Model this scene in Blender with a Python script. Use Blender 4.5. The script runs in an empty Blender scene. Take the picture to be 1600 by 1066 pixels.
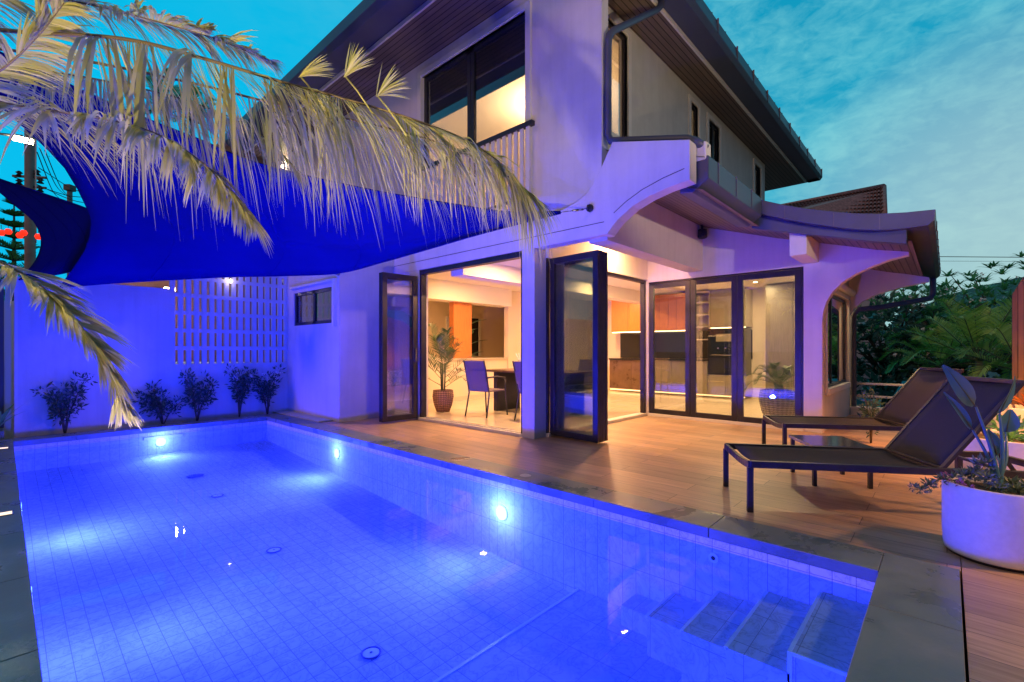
import bpy, math, random
from mathutils import Vector, Matrix
R = math.radians
S = bpy.context.scene
COL = S.collection
rnd = random.Random(7)

# ------------------------------------------------------------ camera
cam = bpy.data.cameras.new("camera"); camo = bpy.data.objects.new("camera", cam); COL.objects.link(camo)
YAW = math.atan(797 / 736)
FW = Vector((math.sin(YAW), math.cos(YAW), 0)); RT = Vector((math.cos(YAW), -math.sin(YAW), 0))
cam.sensor_width = 36; cam.lens = 36 * 736 / 1600; cam.shift_y = 14 / 1600
cam.clip_start = 0.05; cam.clip_end = 2000
camo.location = (0, 0, 1.2); camo.rotation_euler = (R(90), 0, -YAW)
S.camera = camo
S.render.resolution_x = 1024; S.render.resolution_y = 682
S.view_settings.view_transform = 'Standard'; S.view_settings.look = 'None'
S.view_settings.exposure = 0; S.view_settings.gamma = 1

def C(px, py, D):                      # a point seen in direction px,py at depth D metres
    return FW * D + RT * ((px - 800) / 736 * D) + Vector((0, 0, 1.2 + (547 - py) / 736 * D))

# ------------------------------------------------------------ node helpers
def newmat(name):
    m = bpy.data.materials.new(name); m.use_nodes = True; nt = m.node_tree
    return m, nt, nt.nodes["Principled BSDF"]
def N(nt, t, **kw):
    n = nt.nodes.new(t)
    for k, v in kw.items():
        if k in n.inputs: n.inputs[k].default_value = v
        else: setattr(n, k, v)
    return n
def L(nt, a, ao, b, bi): nt.links.new(a.outputs[ao], b.inputs[bi])
def ramp(nt, stops, interp='LINEAR'):
    n = nt.nodes.new('ShaderNodeValToRGB'); cr = n.color_ramp; cr.interpolation = interp
    while len(cr.elements) < len(stops): cr.elements.new(0.5)
    for e, (p, c) in zip(cr.elements, stops):
        e.position = p; e.color = (c[0], c[1], c[2], 1)
    return n

# ------------------------------------------------------------ world: dusk sky
W = bpy.data.worlds.new("World"); S.world = W; W.use_nodes = True
nt = W.node_tree; nt.nodes.clear()
out = N(nt, 'ShaderNodeOutputWorld'); bg = N(nt, 'ShaderNodeBackground'); L(nt, bg, 0, out, 0)
sky = N(nt, 'ShaderNodeTexSky', sky_type='NISHITA'); sky.sun_disc = False
sky.sun_elevation = R(1.5); sky.sun_rotation = R(-82)
tc = N(nt, 'ShaderNodeTexCoord'); sep = N(nt, 'ShaderNodeSeparateXYZ'); L(nt, tc, 'Generated', sep, 0)
# dusk colours by height
rz = ramp(nt, [(0.0, (.22, .60, .64)), (0.08, (.09, .50, .62)), (0.24, (.02, .40, .60)), (0.6, (.0, .30, .50)), (1.0, (.0, .16, .30))])
L(nt, sep, 'Z', rz, 0)
# bluer, more saturated to the left (+Y)
lf = N(nt, 'ShaderNodeMapRange'); lf.inputs[1].default_value = .2; lf.inputs[2].default_value = .95
L(nt, sep, 'Y', lf, 0)
mx = N(nt, 'ShaderNodeMix', data_type='RGBA'); L(nt, lf, 0, mx, 0); L(nt, rz, 0, mx, 6); mx.inputs[7].default_value = (.0, .52, .86, 1)
# clouds
mp = N(nt, 'ShaderNodeMapping'); mp.inputs['Scale'].default_value = (1.0, 1.0, 2.2); mp.inputs['Rotation'].default_value = (R(14), R(-12), 0)
L(nt, tc, 'Generated', mp, 0)
n1 = N(nt, 'ShaderNodeTexNoise', Scale=3.0, Detail=8.0, Roughness=.62, Distortion=.5); L(nt, mp, 0, n1, 0)
n2 = N(nt, 'ShaderNodeTexNoise', Scale=30.0, Detail=7.0, Roughness=.6, Distortion=.4); L(nt, mp, 0, n2, 0)
ad = N(nt, 'ShaderNodeMath', operation='MULTIPLY_ADD'); L(nt, n2, 0, ad, 0); ad.inputs[1].default_value = .6; L(nt, n1, 0, ad, 2)
cr = ramp(nt, [(.66, (0, 0, 0)), (1.05, (1, 1, 1))]); L(nt, ad, 0, cr, 0)
inv = N(nt, 'ShaderNodeMath', operation='MULTIPLY_ADD'); L(nt, lf, 0, inv, 0); inv.inputs[1].default_value = -.75; inv.inputs[2].default_value = .66
cm = N(nt, 'ShaderNodeMath', operation='MULTIPLY'); L(nt, cr, 0, cm, 0); L(nt, inv, 0, cm, 1)
mc = N(nt, 'ShaderNodeMix', data_type='RGBA'); L(nt, cm, 0, mc, 0); L(nt, mx, 2, mc, 6); mc.inputs[7].default_value = (.20, .66, .72, 1)
# sunset glow low on the right (-Y side of +X)
dp = N(nt, 'ShaderNodeVectorMath', operation='DOT_PRODUCT'); L(nt, tc, 'Generated', dp, 0)
gd = (FW + RT * 1.12 + Vector((0, 0, .17))).normalized(); dp.inputs[1].default_value = gd
gl = N(nt, 'ShaderNodeMapRange'); gl.inputs[1].default_value = .93; gl.inputs[2].default_value = 1.0; L(nt, dp, 'Value', gl, 0)
gm = N(nt, 'ShaderNodeMath', operation='MULTIPLY'); L(nt, gl, 0, gm, 0); gm.inputs[1].default_value = .38
mg = N(nt, 'ShaderNodeMix', data_type='RGBA'); L(nt, gm, 0, mg, 0); L(nt, mc, 2, mg, 6); mg.inputs[7].default_value = (.85, .80, .66, 1)
# night side of the sky (behind the camera) is dark
nd = N(nt, 'ShaderNodeVectorMath', operation='DOT_PRODUCT'); L(nt, tc, 'Generated', nd, 0); nd.inputs[1].default_value = FW
nr = N(nt, 'ShaderNodeMapRange'); nr.inputs[1].default_value = -.15; nr.inputs[2].default_value = .45; nr.inputs[3].default_value = .02; nr.inputs[4].default_value = 1.0
L(nt, nd, 'Value', nr, 0)
dk = N(nt, 'ShaderNodeMix', data_type='RGBA'); L(nt, nr, 0, dk, 0); dk.inputs[6].default_value = (.03, .07, .16, 1); L(nt, mg, 2, dk, 7)
# a little of the physical dusk sky on top
sc = N(nt, 'ShaderNodeMix', data_type='RGBA', blend_type='ADD'); sc.inputs[0].default_value = .004
L(nt, dk, 2, sc, 6); L(nt, sky, 0, sc, 7); L(nt, sc, 2, bg, 0); bg.inputs[1].default_value = 1.0

# ------------------------------------------------------------ sun lamp in place of unseen warm wall lamps behind the camera
sd = bpy.data.lights.new("sun", 'SUN'); so = bpy.data.objects.new("sun", sd); COL.objects.link(so)
sd.energy = 0.5; sd.angle = R(14); sd.color = (1, .50, .34)
sdir = Vector((1, -.06, -.48)); so.rotation_euler = sdir.to_track_quat('-Z', 'Y').to_euler(); so.location = (-5, 0, 9)

# ------------------------------------------------------------ mesh helpers
class MB:
    def __init__(s): s.v = []; s.f = []; s.sm = []
    def add(s, vs, fs, smooth=False):
        o = len(s.v); s.v += [tuple(p) for p in vs]
        for f in fs: s.f.append([i + o for i in f]); s.sm.append(smooth)
        return s
    def box(s, x0, x1, y0, y1, z0, z1):
        if x0 > x1: x0, x1 = x1, x0
        if y0 > y1: y0, y1 = y1, y0
        if z0 > z1: z0, z1 = z1, z0
        return s.add([(x, y, z) for z in (z0, z1) for y in (y0, y1) for x in (x0, x1)],
                     [(0, 2, 3, 1), (4, 5, 7, 6), (0, 1, 5, 4), (2, 6, 7, 3), (0, 4, 6, 2), (1, 3, 7, 5)])
    def bar(s, a, b, w, h, up=(0, 0, 1)):                # box beam from a to b
        a = Vector(a); b = Vector(b); d = (b - a).normalized(); u = Vector(up)
        if abs(d.dot(u)) > .98: u = Vector((1, 0, 0))
        r = d.cross(u).normalized(); u = r.cross(d).normalized()
        q = [p + r * (i * w / 2) + u * (j * h / 2) for p in (a, b) for (i, j) in ((-1, -1), (1, -1), (1, 1), (-1, 1))]
        return s.add(q, [(3, 2, 1, 0), (4, 5, 6, 7), (0, 1, 5, 4), (1, 2, 6, 5), (2, 3, 7, 6), (3, 0, 4, 7)])
    def tube(s, pts, rad, n=10, cap=True):
        pts = [Vector(p) for p in pts]
        if not isinstance(rad, (list, tuple)): rad = [rad] * len(pts)
        rings = []; ref = None
        for i, p in enumerate(pts):
            t = (pts[min(i + 1, len(pts) - 1)] - pts[max(i - 1, 0)]).normalized()
            if ref is None: ref = Vector((0, 0, 1)) if abs(t.z) < .9 else Vector((1, 0, 0))
            r = t.cross(ref).normalized(); ref = r.cross(t).normalized()
            rings.append([p + (r * math.cos(2 * math.pi * k / n) + ref * math.sin(2 * math.pi * k / n)) * rad[i] for k in range(n)])
        o = len(s.v)
        s.add([q for rg in rings for q in rg], [(i * n + k, i * n + (k + 1) % n, (i + 1) * n + (k + 1) % n, (i + 1) * n + k) for i in range(len(pts) - 1) for k in range(n)], True)
        if cap:
            s.f.append([o + k for k in reversed(range(n))]); s.sm.append(False)
            s.f.append([o + (len(pts) - 1) * n + k for k in range(n)]); s.sm.append(False)
        return s
    def lathe(s, prof, cx, cy, n=40, z=0):
        m = len(prof)
        vs = [(cx + r * math.cos(2 * math.pi * k / n), cy + r * math.sin(2 * math.pi * k / n), z + h) for (r, h) in prof for k in range(n)]
        return s.add(vs, [(i * n + k, i * n + (k + 1) % n, (i + 1) * n + (k + 1) % n, (i + 1) * n + k) for i in range(m - 1) for k in range(n)], True)
    def disc(s, c, r, nrm=(0, 0, 1), n=24, ry=None):
        c = Vector(c); nrm = Vector(nrm).normalized(); a = nrm.orthogonal().normalized(); b = nrm.cross(a)
        return s.add([c + a * (r * math.cos(2 * math.pi * k / n)) + b * ((ry or r) * math.sin(2 * math.pi * k / n)) for k in range(n)], [list(range(n))])
    def prismx(s, poly, x0, x1):                       # polygon in (y,z) pushed along x
        n = len(poly); vs = [(x0, y, z) for y, z in poly] + [(x1, y, z) for y, z in poly]
        return s.add(vs, [list(range(n)), list(range(2 * n - 1, n - 1, -1))] + [(i, i + n, (i + 1) % n + n, (i + 1) % n) for i in range(n)])
    def prismy(s, poly, y0, y1):
        n = len(poly); vs = [(x, y0, z) for x, z in poly] + [(x, y1, z) for x, z in poly]
        return s.add(vs, [list(range(n)), list(range(2 * n - 1, n - 1, -1))] + [(i, i + n, (i + 1) % n + n, (i + 1) % n) for i in range(n)])
    def prismz(s, poly, z0, z1):
        n = len(poly); vs = [(x, y, z0) for x, y in poly] + [(x, y, z1) for x, y in poly]
        return s.add(vs, [list(range(n)), list(range(2 * n - 1, n - 1, -1))] + [(i, i + n, (i + 1) % n + n, (i + 1) % n) for i in range(n)])
    def xform(s, M):
        s.v = [tuple(M @ Vector(p)) for p in s.v]; return s
    def build(s, name, mat, parent=None, bevel=0, fix=True):
        me = bpy.data.meshes.new(name); me.from_pydata(s.v, [], s.f); me.materials.append(mat)
        for p, sm in zip(me.polygons, s.sm): p.use_smooth = sm
        if fix:
            import bmesh
            bm = bmesh.new(); bm.from_mesh(me); bmesh.ops.recalc_face_normals(bm, faces=bm.faces); bm.to_mesh(me); bm.free()
        o = bpy.data.objects.new(name, me); COL.objects.link(o)
        if parent:
            o.parent = parent
            o.matrix_parent_inverse = Matrix.Identity(4)
            o.location = (0, 0, 0)
            if parent.type == 'EMPTY' and not parent.get('_local'):
                me.transform(Matrix.Translation(-parent.location))
        if bevel:
            b = o.modifiers.new("bevel", 'BEVEL'); b.width = bevel; b.segments = 2; b.limit_method = 'ANGLE'; b.angle_limit = R(40)
        return o

def tag(o, label, cat, group=None, kind=None):
    if label: o['label'] = label
    if cat: o['category'] = cat
    if group: o['group'] = group
    if kind: o['kind'] = kind
    return o
def struct(o): o['kind'] = 'structure'; return o
def thing(name, label, cat, loc=(0, 0, 0), group=None, local=False, rz=0):
    o = bpy.data.objects.new(name, None); COL.objects.link(o); o.location = loc; o.rotation_euler = (0, 0, rz)
    o.empty_display_size = .1
    if local: o['_local'] = 1
    return tag(o, label, cat, group)
def copy_tree(o, parent=None):
    c = o.copy(); COL.objects.link(c)
    if parent: c.parent = parent
    for ch in list(o.children): copy_tree(ch, c)
    return c

# ------------------------------------------------------------ materials
def mat_plain(name, col, rough=.6, metal=0, noise=0, nscale=8, bump=0, spec=None, streak=0):
    m, nt, p = newmat(name)
    p.inputs['Base Color'].default_value = (*col, 1); p.inputs['Roughness'].default_value = rough; p.inputs['Metallic'].default_value = metal
    if spec is not None: p.inputs['Specular IOR Level'].default_value = spec
    if noise or bump:
        g = N(nt, 'ShaderNodeTexCoord'); t = N(nt, 'ShaderNodeTexNoise', Scale=nscale, Detail=8.0, Roughness=.6); L(nt, g, 'Object', t, 0)
        if noise:
            lo = tuple(c * (1 - noise) for c in col); hi = tuple(min(1, c * (1 + noise)) for c in col)
            r = ramp(nt, [(.3, lo), (.7, hi)]); L(nt, t, 0, r, 0); L(nt, r, 0, p, 'Base Color')
            rr = N(nt, 'ShaderNodeMapRange'); rr.inputs[3].default_value = max(.03, rough - .12); rr.inputs[4].default_value = min(1, rough + .12)
            L(nt, t, 0, rr, 0); L(nt, rr, 0, p, 'Roughness')
        if streak:
            mpp = N(nt, 'ShaderNodeMapping'); mpp.inputs['Scale'].default_value = (5, 5, .35); L(nt, g, 'Object', mpp, 0)
            ts_ = N(nt, 'ShaderNodeTexNoise', Scale=2.0, Detail=6.0, Roughness=.6); L(nt, mpp, 0, ts_, 0)
            rs = ramp(nt, [(.45, (1, 1, 1)), (.75, (1 - streak,) * 3)]); L(nt, ts_, 0, rs, 0)
            mm = N(nt, 'ShaderNodeMix', data_type='RGBA', blend_type='MULTIPLY'); mm.inputs[0].default_value = 1; L(nt, r, 0, mm, 6); L(nt, rs, 0, mm, 7); L(nt, mm, 2, p, 'Base Color')
        if bump:
            t2 = N(nt, 'ShaderNodeTexNoise', Scale=nscale * 12, Detail=4.0); L(nt, g, 'Object', t2, 0)
            b = N(nt, 'ShaderNodeBump', Strength=bump, Distance=.01); L(nt, t2, 0, b, 'Height'); L(nt, b, 0, p, 'Normal')
    return m
def mat_emit(name, col, s):
    m, nt, p = newmat(name); p.inputs['Base Color'].default_value = (*col, 1)
    p.inputs['Emission Color'].default_value = (*col, 1); p.inputs['Emission Strength'].default_value = s
    return m
def mat_stripes(name, c1, c2, axis, pitch, gap=.12, rough=.6, noise=.25, bump=.5, grain=None):
    """boards running at right angles to `axis`, with a dark joint every `pitch` metres"""
    m, nt, p = newmat(name); p.inputs['Roughness'].default_value = rough
    g = N(nt, 'ShaderNodeNewGeometry'); sp = N(nt, 'ShaderNodeSeparateXYZ'); L(nt, g, 'Position', sp, 0)
    d = N(nt, 'ShaderNodeMath', operation='DIVIDE'); L(nt, sp, axis, d, 0); d.inputs[1].default_value = pitch
    fr = N(nt, 'ShaderNodeMath', operation='FRACT'); L(nt, d, 0, fr, 0)
    lt = N(nt, 'ShaderNodeMath', operation='LESS_THAN'); L(nt, fr, 0, lt, 0); lt.inputs[1].default_value = gap
    fl = N(nt, 'ShaderNodeMath', operation='FLOOR'); L(nt, d, 0, fl, 0)
    wn = N(nt, 'ShaderNodeTexWhiteNoise', noise_dimensions='1D'); L(nt, fl, 0, wn, 'W')
    mp = N(nt, 'ShaderNodeMapping'); mp.inputs['Scale'].default_value = grain or (1, 1, 1); L(nt, g, 'Position', mp, 0)
    tn = N(nt, 'ShaderNodeTexNoise', Scale=6.0, Detail=8.0, Distortion=.6); L(nt, mp, 0, tn, 0)
    a = N(nt, 'ShaderNodeMath', operation='MULTIPLY_ADD'); L(nt, wn, 'Value', a, 0); a.inputs[1].default_value = .35; L(nt, tn, 0, a, 2)
    r = ramp(nt, [(.35, tuple(c * (1 - noise) for c in c1)), (1.0, tuple(min(1, c * (1 + noise)) for c in c1))]); L(nt, a, 0, r, 0)
    mx = N(nt, 'ShaderNodeMix', data_type='RGBA'); L(nt, lt, 0, mx, 0); L(nt, r, 0, mx, 6); mx.inputs[7].default_value = (*c2, 1)
    L(nt, mx, 2, p, 'Base Color')
    iv = N(nt, 'ShaderNodeMath', operation='SUBTRACT'); iv.inputs[0].default_value = 1; L(nt, lt, 0, iv, 1)
    b = N(nt, 'ShaderNodeBump', Strength=bump, Distance=.01); L(nt, iv, 0, b, 'Height'); L(nt, b, 0, p, 'Normal')
    return m

def mat_pooltile(name, px=.109, py=.111, w=.035):
    m, nt, p = newmat(name); p.inputs['Roughness'].default_value = .75; p.inputs['Specular IOR Level'].default_value = .15
    g = N(nt, 'ShaderNodeNewGeometry'); sp = N(nt, 'ShaderNodeSeparateXYZ'); L(nt, g, 'Position', sp, 0)
    ns = N(nt, 'ShaderNodeSeparateXYZ'); L(nt, g, 'Normal', ns, 0)
    def line(axis, pitch, off, w, vert):
        d = N(nt, 'ShaderNodeMath', operation='MULTIPLY_ADD'); L(nt, sp, axis, d, 0); d.inputs[1].default_value = 1 / pitch; d.inputs[2].default_value = off
        f = N(nt, 'ShaderNodeMath', operation='FRACT'); L(nt, d, 0, f, 0)
        l = N(nt, 'ShaderNodeMath', operation='LESS_THAN'); L(nt, f, 0, l, 0); l.inputs[1].default_value = w
        ab = N(nt, 'ShaderNodeMath', operation='ABSOLUTE'); L(nt, ns, vert, ab, 0)
        gt = N(nt, 'ShaderNodeMath', operation='LESS_THAN'); L(nt, ab, 0, gt, 0); gt.inputs[1].default_value = .7
        mu = N(nt, 'ShaderNodeMath', operation='MULTIPLY'); L(nt, l, 0, mu, 0); L(nt, gt, 0, mu, 1)
        return mu, d
    a, da = line('X', px, .3, w, 'X'); b, db = line('Y', py, .70, w, 'Y'); c, dc = line('Z', .33, .32, .012, 'Z')
    m1 = N(nt, 'ShaderNodeMath', operation='MAXIMUM'); L(nt, a, 0, m1, 0); L(nt, b, 0, m1, 1)
    m2 = N(nt, 'ShaderNodeMath', operation='MAXIMUM'); L(nt, m1, 0, m2, 0); L(nt, c, 0, m2, 1)
    # marble veins, shifted tile by tile
    fa = N(nt, 'ShaderNodeMath', operation='FLOOR'); L(nt, da, 0, fa, 0)
    fb = N(nt, 'ShaderNodeMath', operation='FLOOR'); L(nt, db, 0, fb, 0)
    cb = N(nt, 'ShaderNodeCombineXYZ'); L(nt, fa, 0, cb, 0); L(nt, fb, 0, cb, 1)
    wn = N(nt, 'ShaderNodeTexWhiteNoise', noise_dimensions='3D'); L(nt, cb, 0, wn, 0)
    va = N(nt, 'ShaderNodeVectorMath', operation='MULTIPLY_ADD'); L(nt, wn, 'Color', va, 0); va.inputs[1].default_value = (.4, .4, .4); L(nt, g, 'Position', va, 2)
    tn = N(nt, 'ShaderNodeTexNoise', Scale=7.0, Detail=7.0, Distortion=1.6, Roughness=.6); L(nt, va, 0, tn, 0)
    r = ramp(nt, [(.40, (.80, .80, .80)), (.475, (.72, .72, .72)), (.49, (.52, .52, .54)), (.51, (.72, .72, .72)), (.60, (.82, .82, .82))]); L(nt, tn, 0, r, 0)
    big = N(nt, 'ShaderNodeTexNoise', Scale=1.1, Detail=3.0); L(nt, g, 'Position', big, 0)
    br = ramp(nt, [(.3, (.80, .80, .80)), (.7, (1, 1, 1))]); L(nt, big, 0, br, 0)
    mu = N(nt, 'ShaderNodeMix', data_type='RGBA', blend_type='MULTIPLY'); mu.inputs[0].default_value = 1; L(nt, r, 0, mu, 6); L(nt, br, 0, mu, 7)
    mx = N(nt, 'ShaderNodeMix', data_type='RGBA'); L(nt, m2, 0, mx, 0); L(nt, mu, 2, mx, 6); mx.inputs[7].default_value = (.28, .28, .30, 1)
    L(nt, mx, 2, p, 'Base Color')
    return m

def mat_glass(name, tint=(.92, .95, .94), ior=1.5, rough=0.0, boost=1.0):
    m = bpy.data.materials.new(name); m.use_nodes = True; nt = m.node_tree; nt.nodes.clear()
    o = N(nt, 'ShaderNodeOutputMaterial'); mx = N(nt, 'ShaderNodeMixShader'); lw = N(nt, 'ShaderNodeLayerWeight'); f0 = ((ior - 1) / (ior + 1)) ** 2
    pw = N(nt, 'ShaderNodeMath', operation='POWER'); L(nt, lw, 'Facing', pw, 0); pw.inputs[1].default_value = 5
    lw.inputs[0].default_value = .5
    fr = N(nt, 'ShaderNodeMath', operation='MULTIPLY_ADD'); L(nt, pw, 0, fr, 0); fr.inputs[1].default_value = 1 - f0; fr.inputs[2].default_value = f0
    t = N(nt, 'ShaderNodeBsdfTransparent'); t.inputs[0].default_value = (*tint, 1)
    gl = N(nt, 'ShaderNodeBsdfGlossy', Roughness=rough); gl.inputs[0].default_value = (1, 1, 1, 1)
    mu = N(nt, 'ShaderNodeMath', operation='MULTIPLY'); mu.use_clamp = True; L(nt, fr, 0, mu, 0); mu.inputs[1].default_value = boost
    L(nt, mu, 0, mx, 0); L(nt, t, 0, mx, 1); L(nt, gl, 0, mx, 2); L(nt, mx, 0, o, 0)
    return m, nt, gl

M = {}
M['plaster'] = mat_plain('painted plaster', (.66, .62, .64), .85, noise=.09, nscale=1.3, bump=.25, streak=.08)
M['plaster2'] = mat_plain('grey plaster', (.58, .57, .54), .9, noise=.08, nscale=2.5, bump=.2, streak=.08)
M['trim'] = mat_plain('trim paint', (.70, .67, .64), .6, noise=.04, nscale=6)
M['inner'] = mat_plain('cream inner wall', (.78, .66, .50), .8, noise=.03, nscale=1.5)
M['ceil'] = mat_plain('white ceiling', (.86, .80, .70), .8)
M['metal'] = mat_plain('dark bronze aluminium', (.045, .042, .055), .38, .6, noise=.2, nscale=5)
M['metal2'] = mat_plain('black powder coat', (.025, .025, .035), .42, .2, noise=.3, nscale=20, bump=.05)
M['steel'] = mat_plain('steel', (.5, .5, .5), .25, 1)
M['gutter'] = mat_plain('grey painted gutter', (.065, .075, .13), .45, noise=.14, nscale=2.2, bump=.05)
M['gutter_in'] = mat_plain('dark fascia paint', (.11, .11, .14), .5, noise=.15, nscale=2)
M['soffit_x'] = mat_stripes('soffit boards', (.16, .115, .10), (.015, .01, .01), 'Y', .085, .16, .55, grain=(.4, 6, 6))
M['soffit_y'] = mat_stripes('soffit boards front', (.15, .11, .10), (.015, .01, .01), 'X', .085, .16, .55, grain=(6, .4, 6))
M['pool'] = mat_pooltile('marble pool tile'); M['pool2'] = mat_pooltile('large marble step tile', .33, .22, .012)
M['white_line'] = mat_plain('nosing strip', (.95, .95, .95), .3)
M['dark_line'] = mat_plain('groove', (.06, .05, .05), .9)
M['cladwood'] = mat_stripes('upright wood cladding', (.50, .24, .10), (.06, .02, .01), 'Y', .045, .14, .45, grain=(8, 8, .6))
M['cabwood'] = mat_stripes('orange oak veneer', (.60, .20, .05), (.10, .03, .01), 'Y', .46, .012, .4, grain=(12, 12, .8))
M['cabgrey'] = mat_stripes('taupe veneer', (.21, .175, .125), (.05, .04, .03), 'Y', .60, .01, .35, grain=(12, 12, .8))
M['cabwhite'] = mat_plain('pale cabinet', (.62, .56, .46), .35)
M['blackgloss'] = mat_plain('black glass', (.012, .014, .018), .08)
M['fabric'] = mat_plain('charcoal sling mesh', (.020, .021, .029), .85, noise=.15, nscale=60, bump=.3)
M['chairfab'] = mat_plain('mauve grey chair mesh', (.17, .13, .15), .85, noise=.1, nscale=60, bump=.2)
M['sail'] = mat_plain('blue lit sailcloth', (.005, .009, .17), .95, noise=.12, nscale=1.2, bump=.05, spec=.05)  # greyish cloth; the blue pool light is put into its colour
M['planter'] = mat_plain('white terrazzo planter', (.72, .70, .70), .6, noise=.06, nscale=30, bump=.15)
M['soil'] = mat_plain('soil', (.05, .035, .025), .95, noise=.4, nscale=30, bump=.8)
M['darkwood'] = mat_plain('dark table top', (.14, .08, .05), .3, noise=.3, nscale=5)
M['red'] = mat_plain('red paint', (.6, .06, .04), .5)
M['stonewall'] = mat_plain('white outside wall', (.62, .62, .66), .85, noise=.10, nscale=1.2, bump=.3, streak=.10)
M['teal'] = mat_plain('teal slide', (.05, .42, .45), .5, noise=.1, nscale=3)
M['rail'] = mat_plain('white railing paint', (.70, .64, .62), .5)
M['pole'] = mat_plain('concrete pole', (.30, .25, .22), .9, noise=.2, nscale=3)
M['wire'] = mat_plain('wire', (.02, .02, .02), .8)

# coping stone
m, nt, p = newmat('grey andesite coping'); M['stone'] = m
g = N(nt, 'ShaderNodeNewGeometry'); sp = N(nt, 'ShaderNodeSeparateXYZ'); L(nt, g, 'Position', sp, 0)
t = N(nt, 'ShaderNodeTexNoise', Scale=2.2, Detail=9.0, Roughness=.65, Distortion=.5); L(nt, g, 'Position', t, 0)
r = ramp(nt, [(.3, (.11, .155, .16)), (.55, (.18, .23, .235)), (.8, (.25, .29, .295))]); L(nt, t, 0, r, 0); L(nt, r, 0, p, 'Base Color')
rr = ramp(nt, [(.35, (.14, .14, .14)), (.6, (.55, .55, .55))]); L(nt, t, 0, rr, 0); L(nt, rr, 0, p, 'Roughness')
t2 = N(nt, 'ShaderNodeTexNoise', Scale=60.0, Detail=5.0); L(nt, g, 'Position', t2, 0)
b = N(nt, 'ShaderNodeBump', Strength=.12, Distance=.01); L(nt, t2, 0, b, 'Height'); L(nt, b, 0, p, 'Normal')

# deck: wood look planks along Y
m, nt, p = newmat('wood look deck tile'); M['deck'] = m
g = N(nt, 'ShaderNodeNewGeometry'); mp = N(nt, 'ShaderNodeMapping'); mp.inputs['Rotation'].default_value = (0, 0, R(90)); L(nt, g, 'Position', mp, 0)
bt = N(nt, 'ShaderNodeTexBrick'); L(nt, mp, 0, bt, 0)
bt.inputs['Scale'].default_value = 1; bt.inputs['Brick Width'].default_value = 1.2; bt.inputs['Row Height'].default_value = .2
bt.inputs['Mortar Size'].default_value = .0022; bt.inputs['Color1'].default_value = (0, 0, 0, 1); bt.inputs['Color2'].default_value = (1, 1, 1, 1); bt.offset = .37
mp2 = N(nt, 'ShaderNodeMapping'); mp2.inputs['Scale'].default_value = (9, .55, 1); L(nt, g, 'Position', mp2, 0)
va = N(nt, 'ShaderNodeVectorMath', operation='MULTIPLY_ADD'); L(nt, bt, 'Color', va, 0); va.inputs[1].default_value = (3, 7, 5); L(nt, mp2, 0, va, 2)
t = N(nt, 'ShaderNodeTexNoise', Scale=2.6, Detail=10.0, Roughness=.65, Distortion=1.2); L(nt, va, 0, t, 0)
r = ramp(nt, [(.3, (.34, .22, .14)), (.5, (.50, .35, .23)), (.7, (.62, .46, .32))]); L(nt, t, 0, r, 0)
tint = ramp(nt, [(0, (.74, .73, .72)), (1, (1.14, 1.08, 1.02))]); L(nt, bt, 'Color', tint, 0)
mu = N(nt, 'ShaderNodeMix', data_type='RGBA', blend_type='MULTIPLY'); mu.inputs[0].default_value = 1; L(nt, r, 0, mu, 6); L(nt, tint, 0, mu, 7)
mo = N(nt, 'ShaderNodeMix', data_type='RGBA'); L(nt, bt, 'Fac', mo, 0); L(nt, mu, 2, mo, 6); mo.inputs[7].default_value = (.07, .05, .04, 1)
L(nt, mo, 2, p, 'Base Color'); p.inputs['Roughness'].default_value = .32
rr = N(nt, 'ShaderNodeMapRange'); rr.inputs[3].default_value = .28; rr.inputs[4].default_value = .5; L(nt, t, 0, rr, 0); L(nt, rr, 0, p, 'Roughness')
b = N(nt, 'ShaderNodeBump', Strength=.15, Distance=.01); L(nt, t, 0, b, 'Height'); L(nt, b, 0, p, 'Normal')

# inner floor
m, nt, p = newmat('polished cream floor'); M['floor'] = m
g = N(nt, 'ShaderNodeNewGeometry'); bt = N(nt, 'ShaderNodeTexBrick'); L(nt, g, 'Position', bt, 0); bt.offset = 0
bt.inputs['Scale'].default_value = 1; bt.inputs['Brick Width'].default_value = .6; bt.inputs['Row Height'].default_value = .6; bt.inputs['Mortar Size'].default_value = .002
bt.inputs['Color1'].default_value = (.66, .56, .42, 1); bt.inputs['Color2'].default_value = (.72, .62, .47, 1); bt.inputs['Mortar'].default_value = (.35, .28, .2, 1)
L(nt, bt, 0, p, 'Base Color'); p.inputs['Roughness'].default_value = .16

# terracotta roof
def mat_roof(name, c):
    m, nt, p = newmat(name); p.inputs['Roughness'].default_value = .6
    g = N(nt, 'ShaderNodeTexCoord'); t = N(nt, 'ShaderNodeTexNoise', Scale=9.0, Detail=6.0); L(nt, g, 'Object', t, 0)
    r = ramp(nt, [(.3, tuple(q * .6 for q in c)), (.7, tuple(q * 1.3 for q in c))]); L(nt, t, 0, r, 0); L(nt, r, 0, p, 'Base Color'); return m
M['rooftile'] = mat_roof('brown roof tile', (.40, .22, .17))
M['roofdark'] = mat_roof('dark roof sheet', (.06, .06, .07))

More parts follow.
